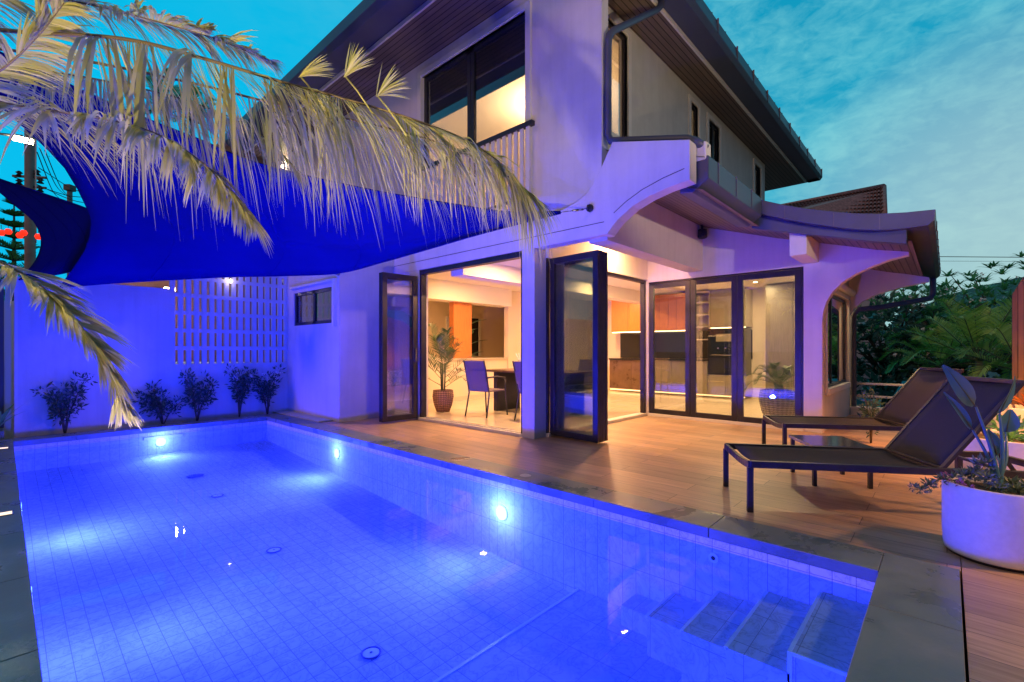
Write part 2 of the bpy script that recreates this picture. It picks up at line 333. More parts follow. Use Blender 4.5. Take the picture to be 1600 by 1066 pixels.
def mat_leaf(name, c, c2=None, rough=.5, trans=.25, vein=False):
    m, nt, p = newmat(name); c2 = c2 or tuple(q * 1.7 for q in c)
    oi = N(nt, 'ShaderNodeNewGeometry')
    r = ramp(nt, [(0, c), (1, c2)]); L(nt, oi, 'Random Per Island', r, 0)
    p.inputs['Roughness'].default_value = rough
    L(nt, r, 0, p, 'Base Color')
    o = [n for n in nt.nodes if n.type == 'OUTPUT_MATERIAL'][0]
    tl = N(nt, 'ShaderNodeBsdfTranslucent'); L(nt, r, 0, tl, 0)
    mx = N(nt, 'ShaderNodeMixShader'); mx.inputs[0].default_value = trans; L(nt, p, 0, mx, 1); L(nt, tl, 0, mx, 2); L(nt, mx, 0, o, 0)
    return m
M['frond'] = mat_leaf('pale palm leaflet', (.44, .44, .13), (.86, .80, .36), .5, .5)
M['frond_d'] = mat_leaf('green palm leaflet', (.05, .10, .03), (.14, .20, .06))
M['areca'] = mat_leaf('areca leaflet', (.18, .38, .05), (.50, .70, .12))
M['leaf'] = mat_leaf('dark glossy leaf', (.03, .08, .06), (.08, .17, .10), .35)
M['leaf2'] = mat_leaf('mid green leaf', (.09, .30, .10), (.26, .58, .18), .35)
M['leafin'] = mat_leaf('indoor leaf', (.04, .09, .03), (.12, .18, .07), .35)
M['paradise'] = mat_leaf('blue green paddle leaf', (.05, .16, .22), (.08, .22, .28), .3, .15)  # glaucous leaf, with blue pool and sky light mixed into the colour
M['succ'] = mat_leaf('succulent leaf', (.07, .14, .08), (.22, .30, .20), .4)
M['succpink'] = mat_leaf('pink succulent leaf', (.35, .10, .20), (.5, .2, .3), .4)
M['stem'] = mat_plain('green stem', (.10, .13, .05), .6)
M['rachis'] = mat_plain('tan palm rib', (.16, .12, .07), .55)
M['bark'] = mat_plain('bark', (.10, .08, .06), .9, noise=.3, nscale=12, bump=.5)
M['flower'] = mat_plain('white petals', (.85, .85, .80), .6)
M['hill'] = mat_plain('wooded hill', (.035, .09, .055), .95, noise=.55, nscale=.25, bump=.5)
M['ground'] = mat_plain('dark soil ground', (.06, .05, .04), .95, noise=.4, nscale=2, bump=.4)
M['weave'] = None
def mat_weave(name, c):
    m, nt, p = newmat(name); g = N(nt, 'ShaderNodeTexCoord'); sp = N(nt, 'ShaderNodeSeparateXYZ'); L(nt, g, 'Object', sp, 0)
    w = N(nt, 'ShaderNodeTexWave', wave_type='BANDS', bands_direction='Z', Scale=9.0); L(nt, g, 'Object', w, 0)
    at = N(nt, 'ShaderNodeMath', operation='ARCTAN2'); L(nt, sp, 'Y', at, 0); L(nt, sp, 'X', at, 1)
    s = N(nt, 'ShaderNodeMath', operation='MULTIPLY'); L(nt, at, 0, s, 0); s.inputs[1].default_value = 26
    sn = N(nt, 'ShaderNodeMath', operation='SINE'); L(nt, s, 0, sn, 0)
    mu = N(nt, 'ShaderNodeMath', operation='MULTIPLY_ADD'); L(nt, sn, 0, mu, 0); mu.inputs[1].default_value = .3; L(nt, w, 'Fac', mu, 2)
    r = ramp(nt, [(.0, tuple(q * .35 for q in c)), (1, c)]); L(nt, mu, 0, r, 0); L(nt, r, 0, p, 'Base Color'); p.inputs['Roughness'].default_value = .8
    b = N(nt, 'ShaderNodeBump', Strength=.7, Distance=.02); L(nt, mu, 0, b, 'Height'); L(nt, b, 0, p, 'Normal'); return m
M['basket'] = mat_weave('brown woven pot', (.42, .22, .15)); M['potwhite'] = mat_weave('grey woven pot', (.55, .52, .44))
M['glass'], _, _ = mat_glass('window glass', (.86, .89, .88), 1.5, 0, 3.0)
M['glassdark'], _, _ = mat_glass('tinted window glass', (.55, .60, .62), 1.55, 0, 1.5)
M['water'], wnt, wg = mat_glass('pool water', (.42, .66, 1.0), 1.33, 0.012, .38)
wt = N(wnt, 'ShaderNodeTexCoord'); wn = N(wnt, 'ShaderNodeTexNoise', Scale=1.6, Detail=3.0); L(wnt, wt, 'Object', wn, 0)
wb = N(wnt, 'ShaderNodeBump', Strength=.12, Distance=.02); L(wnt, wn, 0, wb, 'Height'); L(wnt, wb, 0, wg, 'Normal')
M['poollamp'] = mat_emit('pool lamp lens', (.07, .11, 1), 34)
M['warmlamp'] = mat_emit('warm lamp', (1, .70, .36), 25)
M['streetlamp'] = mat_emit('street lamp', (1, .80, .5), 40)
M['cove'] = mat_emit('cove strip', (1, .66, .34), 6)
M['undercab'] = mat_emit('under cabinet strip', (1, .62, .30), 9)
M['redglow'] = mat_emit('red lantern', (1, .03, .01), 1.3)

# ============================================================ SETTING
XL, XR, YN, YF = .10, 3.20, .27, 8.90          # pool inner edges
# ground
g = MB().add([(-600, -600, -1.6), (600, -600, -1.6), (600, 600, -1.6), (-600, 600, -1.6)], [(0, 1, 2, 3)]); struct(g.build('ground', M['ground']))
# deck slabs round the pool (terrace raised over the ground)
d = MB(); d.box(3.53, 14.0, -.06, 12, -1.5, 0); d.box(2.30, 10.75, -6, -.064, -1.5, 0); d.box(-6, 2.30, -6, -.064, -1.5, -.002); d.box(10.75, 14, -.064, 1.4, -1.5, -.35)
d = MB()
d.box(3.53, 8.2, -.056, 7.6, -1.5, 0); d.box(8.2, 10.70, -.056, 1.5, -1.5, 0); d.box(-8, 10.70, -7, -.060, -1.5, 0)
struct(d.build('pool_deck', M['deck']))
d = MB(); d.box(8.24, 14, 1.52, 14, -1.5, .02); d.box(3.53, 8.22, 7.62, 14, -1.5, .02); struct(d.build('house_slab', M['plaster2']))
# coping stones: each a slab with joints
cp = MB(); gp = .0022
def run(a, b, step):
    q = []; x = a
    while x < b - .01: q.append((x, min(b, x + step))); x += step
    return q
for y0, y1 in run(YN, YF, .9): cp.box(XR, 3.52, y0 + gp, y1 - gp, -.06, .012)
for x0, x1 in run(XL, XR, .6): cp.box(x0 + gp, x1 - gp, YF, YF + .33, -.06, .012)
for y0, y1 in run(-.05, YF + .33, .9): cp.box(-.9, XL, y0 + gp, y1 - gp, -.06, .012)
for x0, x1 in ((XL, 1.0), (1.0, 1.9), (1.9, 2.75), (2.75, 3.52)): cp.box(x0 + gp, x1 - gp, -.05, YN, -.06, .012)
cp.box(XR, 3.52, YF + gp, YF + .33, -.06, .012)
struct(cp.build('pool_coping', M['stone'], bevel=.003))
cb = MB(); cb.box(XR + .012, 3.51, YN, YF + .32, -1.4, -.064); cb.box(-.9, XL - .012, -.05, YF + .33, -1.4, -.064); cb.box(XL - .01, XR + .01, YF + .012, YF + .32, -1.4, -.064); cb.box(XL - .01, XR + .01, -.04, YN - .012, -1.4, -.064)
struct(cb.build('coping_base', M['stone']))
# pool shell: walls, sloping floor, shelf and steps
zf = lambda y: -.40 - (YF - y) * .062
ps = MB(); zt = -.055
ps.add([(XR, YN, zt), (XR, YF, zt), (XR, YF, -1.3), (XR, YN, -1.3)], [(0, 1, 2, 3)])
ps.add([(XL, YN, zt), (XL, YF, zt), (XL, YF, -1.3), (XL, YN, -1.3)], [(3, 2, 1, 0)])
ps.add([(XL, YF, zt), (XR, YF, zt), (XR, YF, -1.3), (XL, YF, -1.3)], [(0, 1, 2, 3)])
ps.add([(XL, YN, zt), (XR, YN, zt), (XR, YN, -1.3), (XL, YN, -1.3)], [(3, 2, 1, 0)])
ps.add([(XL, YN, zf(YN)), (XR, YN, zf(YN)), (XR, YF, zf(YF)), (XL, YF, zf(YF))], [(0, 1, 2, 3)])
struct(ps.build('pool_shell', M['pool'], fix=False))
sh = MB(); sh.box(XL + .004, XR - .004, YN + .004, 2.21, -1.2, -.755)
zs = [(.53, -.19, 2.46), (.81, -.286, 2.45), (1.10, -.385, 2.60), (1.41, -.502, 2.80), (1.70, -.61, 2.98)]; pv = YN + .004
for y, z, x in zs: sh.box(x, XR - .004, pv, y, -.754, z); pv = y
struct(sh.build('pool_steps', M['pool2']))
nl = MB()
for y, z, x in zs[:4]: nl.box(x, XR - .006, y - .006, y + .010, z - .010, z + .004)
nl.box(2.450, 2.462, .520, .540, -.45, -.186); nl.box(2.452, 2.464, YN + .01, .52, -.200, -.185); nl.box(XL + .01, XR - .01, 2.198, 2.220, -.768, -.748)
struct(nl.build('pool_step_nosing', M['white_line']))
w = MB().add([(XL, YN, -.115), (XR, YN, -.115), (XR, YF, -.115), (XL, YF, -.115)], [(0, 1, 2, 3)]); struct(w.build('pool_water', M['water']))
# planting bed between pool and back wall
struct(MB().box(-.9, 3.78, YF + .335, 9.49, -1.4, -.02).build('planting_bed', M['soil']))
struct(MB().box(-8, -.905, -.055, 14, -1.4, -.03).build('garden_bed', M['ground']))

# pool fittings
def pool_light(x, y, z, nrm, label, power, ldir, cone=142, share=.15, lcol=(.024, .032, 1.0), group='underwater lamps in the pool walls'):
    t = thing('pool_light', label, 'pool lamp', (x, y, z), group)
    n = Vector(nrm); c = Vector((x, y, z))
    mb = MB(); mb.tube([c - n * .012, c + n * .008], .072, 24); mb.build('rim', M['white_line'], t)
    MB().disc(c + n * .017, .066, n).build('lens', M['poollamp'], t)
    for kind, pw, off in (('SPOT', power, .03), ('POINT', power * share, .16)):
        l = bpy.data.lights.new('pool lamp', kind); l.energy = pw; l.color = lcol; l.shadow_soft_size = .05
        if kind == 'SPOT': l.spot_size = R(cone); l.spot_blend = 1.0
        o = bpy.data.objects.new('pool_lamp_beam', l); COL.objects.link(o); o.parent = t; o.location = n * off + Vector((0, 0, .02))
        o.rotation_euler = Vector(ldir).to_track_quat('-Z', 'Y').to_euler()
PW = 860
pool_light(XR, 3.08, -.333, (-1, 0, 0), 'largest glowing underwater lamp, nearest on the house side pool wall', PW, (-1, .45, -.16), 112)
pool_light(XR, 6.29, -.251, (-1, 0, 0), 'glowing underwater lamp farther along the house side pool wall', PW, (-1, 0, -.1))
pool_light(1.66, YF, -.215, (0, -1, 0), 'glowing underwater lamp in the far end wall of the pool', PW, (0, -1, -.1))
pool_light(XL, 6.0, -.21, (1, 0, 0), 'glowing underwater lamp in the left pool wall, farther one', PW, (1, 0, -.05), 142, .18)
pool_light(XL, 3.9, -.24, (1, 0, 0), 'glowing underwater lamp in the left pool wall, nearer one', PW, (1, -.1, -.12), 100, .2)
pool_light(XL, 1.55, -.145, (1, 0, 0), 'added unseen underwater lamp in the left pool wall that brightens the steps', 260, (1, -.15, .0), 120, 1.0, (.004, .020, 1.0))  # unseen lamp added to brighten the steps and shelf
for (x, y), lab in zip(((1.755, 6.43), (1.717, 4.60), (1.634, 2.76)), ('small round floor inlet, farthest of three on the pool floor', 'round floor inlet in the middle of the pool floor', 'round floor inlet nearest the pool shelf')):
    z = zf(y); t = thing('floor_inlet', lab, 'pool inlet', (x, y, z), 'round inlets on the pool floor')
    mb = MB(); mb.lathe([(.062, .001), (.066, .008), (.056, .010), (.054, .004)], x, y, 32, z); mb.build('ring', M['gutter_in'], t)
    MB().disc((x, y, z + .006), .053).build('cover', M['white_line'], t); MB().disc((x, y, z + .009), .009).build('screw', M['metal'], t)
mb = MB().disc((1.76, 7.41, zf(7.41) + .006), .10); tag(mb.build('main_drain', M['gutter']), 'grey main drain cover on the pool floor at the far end', 'drain')
t = thing('return_jet', 'white round return jet high on the pool wall by the steps', 'pool jet', (XR, 1.135, -.165))
MB().tube([(XR, 1.135, -.175), (XR - .012, 1.135, -.175)], .032, 20).build('flange', M['white_line'], t); MB().disc((XR - .014, 1.135, -.175), .014, (-1, 0, 0)).build('nozzle', M['dark_line'], t)
tag(MB().box(1.45, 1.95, YF - .012, YF - .002, -.165, -.12).build('skimmer_cover', M['trim'], bevel=.003), 'thin pale skimmer cover at the waterline of the far pool wall', 'skimmer')
tag(MB().lathe([(0, .014), (.045, .018), (.055, .013)], 3.36, 2.93, 24).build('deck_cap', M['trim']), 'small round pale cap set in the house side coping', 'access cap')
for y, lab in ((8.35, 'farther glow strip added for a reflected light smear on the left coping'), (5.0, 'nearer glow strip added for a reflected light smear on the left coping')):
    t = thing('coping_smear', lab, 'glow strip', (-.05, y, .012), 'added glow strips on the left coping')  # glowing strips stand in for light smears reflected on the wet coping
    MB().box(-.28, .06, y - .045, y + .045, .0, .018).build('casing', M['steel'], t); MB().box(-.27, .05, y - .035, y + .035, .018, .021).build('lens', mat_emit('coping glow', (1, .72, .5), 1.6), t)

# ============================================================ HOUSE
HS = thing('house', 'two storey plastered house with curved arch fins, wide eaves and glass folding doors', 'house', (4.85, 4, 0))
def H(mb, name, mat, **k): return mb.build(name, M[mat], HS, **k)
Z0 = 2.57
arch = [(2.93, 2.60), (2.80, 2.72), (2.62, 2.83), (2.42, 2.90), (2.20, 2.945), (1.964, 2.97)]
flare = [(2.879, 3.637), (2.96, 3.50), (3.04, 3.36), (3.14, 3.22), (3.25, 3.11), (3.40, 3.04), (3.6, 2.99), (3.8, 2.98)]
poly = [(7.41, Z0), (2.95, Z0)] + arch + [(1.964, 3.389)] + flare + [(7.41, 2.98)]
H(MB().prismx(poly, 4.85, 5.03), 'arch_fin', 'plaster', bevel=.006)
gm = MB(); gpts = [(6.76, 2.722), (2.99, 2.722)]
gm.box(4.846, 4.8495, 2.99, 7.40, 2.717, 2.724)
ga = [(2.86, 2.80), (2.70, 2.90), (2.50, 2.99), (2.25, 3.06), (2.02, 3.10)]
for a, b in zip(ga, ga[1:]): gm.bar((4.848, *a), (4.848, *b), .0035, .006)
H(gm, 'groove_line', 'dark_line')
H(MB().box(4.85, 5.10, 4.07, 4.29, .0, Z0), 'column', 'plaster', bevel=.004)
H(MB().box(4.86, 5.05, 6.66, 7.405, 0, Z0), 'front_wall', 'plaster')
H(MB().box(4.97, 8.02, 3.02, 3.28, 2.53, 3.30), 'beam', 'plaster', bevel=.004)
H(MB().box(5.10, 8.0, 4.02, 4.16, 2.47, 3.4), 'lintel_wall', 'plaster')
H(MB().box(5.04, 8.0, 3.29, 4.02, 3.05, 3.12), 'recess_ceiling', 'ceil')
# kitchen wall with arch fin
so_prof = [(.30, 2.455), (.365, 2.475), (.70, 2.55), (1.03, 2.65), (1.9, 2.90), (3.03, 3.27), (3.62, 3.46)]
kp = [(4.16, 0), (4.00, 0), (4.00, 2.43), (1.55, 2.43), (1.55, 0), (1.315, 0), (1.315, 1.63), (1.300, 1.77), (1.262, 1.90), (1.19, 2.03), (1.08, 2.15), (.93, 2.25), (.76, 2.33), (.56, 2.40), (.365, 2.44)] + [(y, z + .02) for y, z in so_prof[1:]] + [(4.16, 3.55)]
H(MB().prismx(kp, 8.0, 8.16), 'kitchen_wall', 'plaster', bevel=.004)
H(MB().box(7.19, 8.0, 1.36, 1.56, 2.464, 2.85), 'beam_end', 'plaster', bevel=.006)
ew = MB(); y0, y1 = 1.33, 1.48
for b_ in ((8.16, 8.28, -.5, 2.9), (10.5, 10.69, -.5, 2.9), (8.28, 10.5, -.5, .56), (8.28, 10.5, 2.15, 2.9)): ew.box(b_[0], b_[1], y0, y1, b_[2], b_[3])
H(ew, 'end_wall', 'plaster2')
def arc2(x):
    return [(1.34, 1.65), (1.33, 1.80), (1.26, 1.95), (1.12, 2.08), (.92, 2.19), (.62, 2.28), (.22, 2.35), (.22, 2.42), (1.03, 2.66), (1.34, 2.76)]
H(MB().prismx(arc2(0), 10.56, 10.70), 'arch_fin', 'plaster', bevel=.004)
H(MB().tube([(8.4, 1.25, 2.22), (10.4, 1.25, 2.22)], .06, 12), 'awning_roll', 'trim')

def window_y(y, x0, x1, z0, z1, mull=(), trim=.09, dark=True, face=-1, pane='glassdark', name='window'):
    """window in a wall whose outer face is the plane Y=y, seen from smaller Y"""
    t = MB(); o = y + face * .03; i = y + .05
    t.box(x0 - trim, x0, o, i, z0 - trim, z1 + trim); t.box(x1, x1 + trim, o, i, z0 - trim, z1 + trim)
    t.box(x0, x1, o, i, z1, z1 + trim); t.box(x0, x1, o - .02, i, z0 - trim, z0)
    w = H(t, name, 'trim', bevel=.004)
    f = MB(); fw = .045; a, b = y + .03, y + .07
    f.box(x0, x0 + fw, a, b, z0, z1); f.box(x1 - fw, x1, a, b, z0, z1); f.box(x0 + fw, x1 - fw, a, b, z0, z0 + fw); f.box(x0 + fw, x1 - fw, a, b, z1 - fw, z1)
    for m_ in mull: f.box(m_ - .035, m_ + .035, a + .003, b - .003, z0 + fw, z1 - fw)
    f.build('frame', M['metal'], w)
    MB().box(x0 + fw, x1 - fw, y + .048, y + .053, z0 + fw, z1 - fw).build('pane', M[pane], w)
    for ch in w.children: ch.data.transform(Matrix.Translation(-HS.location))
    return w
window_y(1.33, 8.34, 10.44, .62, 2.10, (9.05,), pane='glass')
window_y(3.6, 5.75, 6.50, 4.36, 6.0, (), pane='glass')
window_y(3.6, 8.90, 9.28, 4.5, 5.95)
window_y(3.6, 9.82, 10.45, 4.4, 5.95, (10.2,))
window_y(3.6, 12.95, 13.50, 4.5, 5.95)

# protruding block at the left
bl = MB()
bl.box(3.80, 3.95, 7.41, 9.5, 0, 1.66); bl.box(3.80, 3.95, 7.41, 9.5, 2.28, 2.9); bl.box(3.80, 3.95, 7.41, 7.62, 1.66, 2.28); bl.box(3.80, 3.95, 9.20, 9.5, 1.66, 2.28)
bl.box(3.95, 5.05, 7.41, 7.56, 0, 2.9); bl.box(3.95, 5.05, 7.56, 9.5, 2.8, 2.9)
H(bl, 'side_block', 'plaster')
bt_ = MB(); bt_.box(3.74, 3.80, 7.50, 9.30, 2.36, 2.40); bt_.box(3.74, 3.80, 7.50, 7.56, 1.60, 2.36); H(bt_, 'window_hood', 'trim')
f = MB(); f.box(3.82, 3.87, 7.62, 7.68, 1.66, 2.28); f.box(3.82, 3.87, 8.36, 8.43, 1.66, 2.28); f.box(3.82, 3.87, 9.14, 9.20, 1.66, 2.28); f.box(3.82, 3.87, 7.68, 9.14, 2.22, 2.28); f.box(3.82, 3.87, 7.68, 9.14, 1.66, 1.72)
wb_ = H(f, 'window', 'metal'); o = MB().box(3.84, 3.845, 7.68, 9.14, 1.72, 2.22).build('pane', M['glassdark'], wb_); o.data.transform(Matrix.Translation(-HS.location))

# upper storey
up = MB()
up.box(4.95, 5.10, 3.087, 4.26, 2.985, 6.2); up.box(4.95, 5.10, 6.72, 13, 2.985, 6.2); up.box(4.95, 5.10, 4.26, 6.72, 5.93, 6.2); up.box(4.95, 5.10, 4.26, 6.72, 2.985, 3.16)
H(up, 'upper_front_wall', 'plaster')
us = MB(); zz0, zz1 = 3.1, 6.2
hol = [(5.75, 6.50, 4.36, 6.0), (8.90, 9.28, 4.5, 5.95), (9.82, 10.45, 4.4, 5.95), (12.95, 13.50, 4.5, 5.95)]
x = 5.10
for a, b_, c, d_ in hol:
    us.box(x, a, 3.6, 3.75, zz0, zz1); us.box(a, b_, 3.6, 3.75, zz0, c); us.box(a, b_, 3.6, 3.75, d_, zz1); x = b_
us.box(x, 13.92, 3.6, 3.75, zz0, zz1); us.box(13.77, 13.92, 3.75, 13, zz0, zz1)
H(us, 'upper_side_wall', 'plaster2')
# big upper window: trim, sliding frames, panes, blind, railing
tr = MB(); a, b_ = 4.91, 5.02
tr.box(a, b_, 4.20, 4.29, 3.16, 6.02); tr.box(a, b_, 6.69, 6.78, 3.16, 6.02); tr.box(a, b_, 4.29, 6.69, 5.93, 6.02)
uw = H(tr, 'window', 'trim', bevel=.004)
f = MB()
for yy in (4.29, 5.42, 5.50, 6.62): f.box(4.99, 5.05, yy, yy + .07, 3.16, 5.93)
f.box(4.99, 5.05, 4.36, 6.62, 5.86, 5.93); f.box(4.99, 5.05, 4.36, 6.62, 3.16, 3.24)
def sub(mb, name, mat, par, **k):
    o = mb.build(name, M[mat], par, **k); o.data.transform(Matrix.Translation(-HS.location)); return o
sub(f, 'frame', 'metal2', uw)
sub(MB().box(5.012, 5.018, 4.36, 6.62, 3.24, 5.86), 'pane', 'glass', uw)
sub(MB().box(5.06, 5.075, 4.34, 6.64, 5.13, 5.92), 'blind', 'metal2', uw)
rl = MB(); rl.bar((4.86, 4.10, 4.27), (4.86, 6.8, 4.27), .07, .06); rl.bar((4.86, 4.2, 3.28), (4.86, 6.8, 3.28), .03, .03)
rr_ = H(rl, 'railing', 'metal2')
sl = MB(); y = 4.16
while y < 6.75: sl.box(4.845, 4.875, y, y + .058, 3.10, 4.24); y += .112
sub(sl, 'slat', 'rail', rr_)
# upper room
ur = MB(); ur.box(5.11, 13.7, 3.76, 12.9, 3.02, 3.1); H(ur, 'upper_floor', 'cabgrey')
H(MB().box(5.11, 13.76, 3.76, 12.9, 5.97, 6.0), 'upper_ceiling', 'ceil')
H(MB().box(9.6, 9.7, 3.76, 12.9, 3.12, 5.96).box(5.11, 9.59, 8.2, 8.3, 3.12, 5.96).box(8.4, 9.0, 8.1, 8.19, 3.12, 5.0), 'upper_room_wall', 'inner')

# upper eaves: soffits, gutters, roof
XE, YE = 16.45, 2.70
H(MB().box(4.17, 4.95, 3.08, 13.0, 6.18, 6.20), 'front_soffit', 'soffit_y')
sfm = MB(); sfm.box(4.95, 16.1, 3.08, 3.6, 6.176, 6.196); sfm.box(13.92, 16.1, 3.6, 13, 6.176, 6.196); H(sfm, 'side_soffit', 'soffit_x')
gt = MB(); gpf = [(2.72, 6.52), (2.70, 6.30), (2.76, 6.22), (3.06, 6.22), (3.06, 6.52)]
gt.prismy([(3.72, 6.52), (3.70, 6.30), (3.78, 6.22), (4.16, 6.22), (4.16, 6.52)], 2.72, 13)
H(gt, 'front_gutter', 'gutter', bevel=.01)
gt = MB(); gt.prismx(gpf, 3.72, XE); gt.prismy([(XE - .0, 6.52), (XE + .03, 6.30), (XE - .06, 6.22), (XE - .32, 6.22), (XE - .32, 6.52)], 2.74, 13)
g2 = H(gt, 'side_gutter', 'gutter', bevel=.01)
x = 4.0
while x < XE: sub(MB().box(x, x + .02, 2.692, 2.72, 6.29, 6.53), 'joint', 'gutter_in', g2); x += .95
x = 5.2
while x < XE: sub(MB().tube([(x, 2.76, 6.52), (x, 2.76, 6.58)], .018, 6), 'clip', 'gutter', g2); x += .62
H(MB().box(4.17, 16.12, 3.055, 3.085, 6.15, 6.215), 'drip_trim', 'trim')
H(MB().box(4.14, 4.17, 3.06, 13, 6.15, 6.215), 'drip_trim', 'trim')
rf = MB().add([(3.75, 2.74, 6.5), (XE, 2.74, 6.5), (XE, 16, 6.5), (3.75, 16, 6.5), (9.6, 8.9, 8.6), (10.6, 8.9, 8.6)], [(0, 1, 5, 4), (1, 2, 5), (2, 3, 4, 5), (3, 0, 4)])
H(rf, 'main_roof', 'rooftile')
# downpipe at the upper corner, along the top of the fin into the lower gutter
dpm = MB(); dpm.tube([(6.45, 3.02, 6.32), (6.42, 3.02, 6.14), (6.30, 3.02, 6.02), (5.12, 3.02, 5.14), (5.03, 3.03, 5.04), (5.02, 3.04, 4.92), (5.02, 3.04, 3.82), (5.02, 3.0, 3.74), (5.00, 2.85, 3.69), (5.00, 2.05, 3.47), (5.02, 1.96, 3.42), (5.12, 1.90, 3.36)], .045, 14)
dp_ = H(dpm, 'downpipe', 'gutter')
hp = MB(); hp.box(5.045, 5.20, 1.87, 2.02, 3.22, 3.42); sub(hp, 'hopper', 'trim', dp_, bevel=.02)
# lower roof over the opening
lr = MB(); top = [(3.6, 3.86), (1.86, 3.26)]
lr.add([(5.03, 3.6, 3.84), (7.0, 3.6, 3.84), (7.0, 1.88, 3.24), (5.03, 1.88, 3.24)], [(0, 1, 2, 3)]); H(lr, 'lower_roof', 'roofdark')
sf = MB()
for (ya, za), (yb, zb) in zip(so_prof[4:], so_prof[5:]): sf.add([(5.03, ya, za), (7.1, ya, za), (7.1, yb, zb), (5.03, yb, zb)], [(0, 1, 2, 3)])
for (ya, za), (yb, zb) in zip(so_prof, so_prof[1:]): sf.add([(7.1, ya, za), (12.0, ya, za), (12.0, yb, zb), (7.1, yb, zb)], [(0, 1, 2, 3)])
H(sf, 'lower_soffit', 'soffit_x')
g1 = MB().prismx([(1.85, 3.26), (1.85, 3.02), (2.02, 2.90), (2.16, 2.92), (2.16, 3.26)], 5.06, 7.0); g1_ = H(g1, 'lower_gutter', 'gutter', bevel=.008)
for x in (5.35, 5.95, 6.55): sub(MB().box(x, x + .015, 1.842, 1.86, 3.03, 3.27), 'joint', 'gutter_in', g1_)
vt = [(2.0, 3.31), (1.834, 3.231), (1.587, 3.118), (1.30, 3.005), (1.057, 2.928), (.80, 2.850), (.578, 2.802), (.34, 2.772), (.092, 2.756)]
vb = [(.10, 2.640), (.155, 2.59), (.40, 2.59), (.578, 2.606), (.80, 2.655), (1.057, 2.735), (1.30, 2.82), (1.587, 2.932), (1.834, 3.04), (2.0, 3.10)]
v_ = H(MB().prismx(vt + vb, 7.0, 7.14), 'verge_fascia', 'gutter', bevel=.006)
for y, a, b_ in ((1.57, 2.93, 3.10), (1.03, 2.735, 2.90), (.578, 2.615, 2.79)): sub(MB().box(6.994, 7.0, y, y + .010, a, b_), 'joint', 'gutter_in', v_)
vb2 = [(.345, 2.43), (.70, 2.52), (1.03, 2.62), (1.9, 2.87), (2.0, 2.90)]
H(MB().prismx([(2.0, 3.15), (1.587, 2.98), (1.057, 2.79), (.578, 2.66), (.345, 2.64)] + vb2, 7.10, 7.24), 'inner_fascia', 'gutter')
g3 = MB().prismx([(.092, 2.756), (.10, 2.640), (.155, 2.59), (.50, 2.59), (.50, 2.756)], 7.14, 12.4); g3_ = H(g3, 'end_gutter', 'gutter', bevel=.006)
x = 7.7
while x < 12.3: sub(MB().box(x, x + .02, .086, .10, 2.645, 2.765), 'joint', 'gutter_in', g3_); x += .62
lr2 = MB()
for (ya, za), (yb, zb) in zip(vt, vt[1:]): lr2.add([(7.0, ya, za - .01), (12.4, ya, za - .01), (12.4, yb, zb - .01), (7.0, yb, zb - .01)], [(0, 1, 2, 3)])
lr2.add([(7.0, 3.6, 3.86), (12.4, 3.6, 3.86), (12.4, 2.0, 3.30), (7.0, 2.0, 3.30)], [(0, 1, 2, 3)])
H(lr2, 'kitchen_roof', 'roofdark')
H(MB().tube([(12.25, .20, 2.62), (12.25, .20, 2.30), (12.22, .24, 2.20), (10.9, .9, 1.98), (10.75, 1.2, 1.95), (10.75, 1.28, 1.85), (10.75, 1.28, -.4)], .05, 12), 'downpipe', 'gutter')

# folding doors
def panel(p0, p1, z0, z1, name='folding_door', label=None, fw=.085, th=.05, pane='glass', handle=False):
    p0 = Vector((*p0, 0)); p1 = Vector((*p1, 0)); d = (p1 - p0); Ln = d.length; d.normalize(); n = Vector((-d.y, d.x, 0))
    def bx(mb, a, b, c, e, t):
        q = [p0 + d * u + n * (s * t / 2) + Vector((0, 0, z)) for z in (c, e) for s in (-1, 1) for u in (a, b)]
        mb.add(q, [(0, 2, 3, 1), (4, 5, 7, 6), (0, 1, 5, 4), (2, 6, 7, 3), (0, 4, 6, 2), (1, 3, 7, 5)])
    f = MB(); bx(f, 0, fw, z0, z1, th); bx(f, Ln - fw, Ln, z0, z1, th); bx(f, fw, Ln - fw, z0, z0 + fw, th - .004); bx(f, fw, Ln - fw, z1 - fw, z1, th - .004)
    door = H(f, name, 'metal', bevel=.003)
    g = MB(); bx(g, fw, Ln - fw, z0 + fw, z1 - fw, .012); o = sub(g, 'pane', pane, door)
    if handle:
        h = MB(); bx(h, fw / 2 - .012, fw / 2 + .012, 1.0, 1.22, th + .05); sub(h, 'handle', 'steel', door)
    return door
# left set, folded square to the wall at the left jamb
for k in range(2): panel((4.83, 6.69 + .062 * k), (4.17, 6.72 + .062 * k), .03, 2.46, handle=(k == 0))
# stack at the column, folded outwards
for k in range(4): panel((5.16 + .058 * k, 4.03), (5.10 + .062 * k, 3.22), .03, 2.46, fw=.08)
# kitchen set, closed
for a, b_ in ((4.0, 3.24), (3.24, 2.48), (2.48, 1.58)): panel((8.045, a - .003), (8.045, b_ + .003), .05, 2.40, fw=.085)
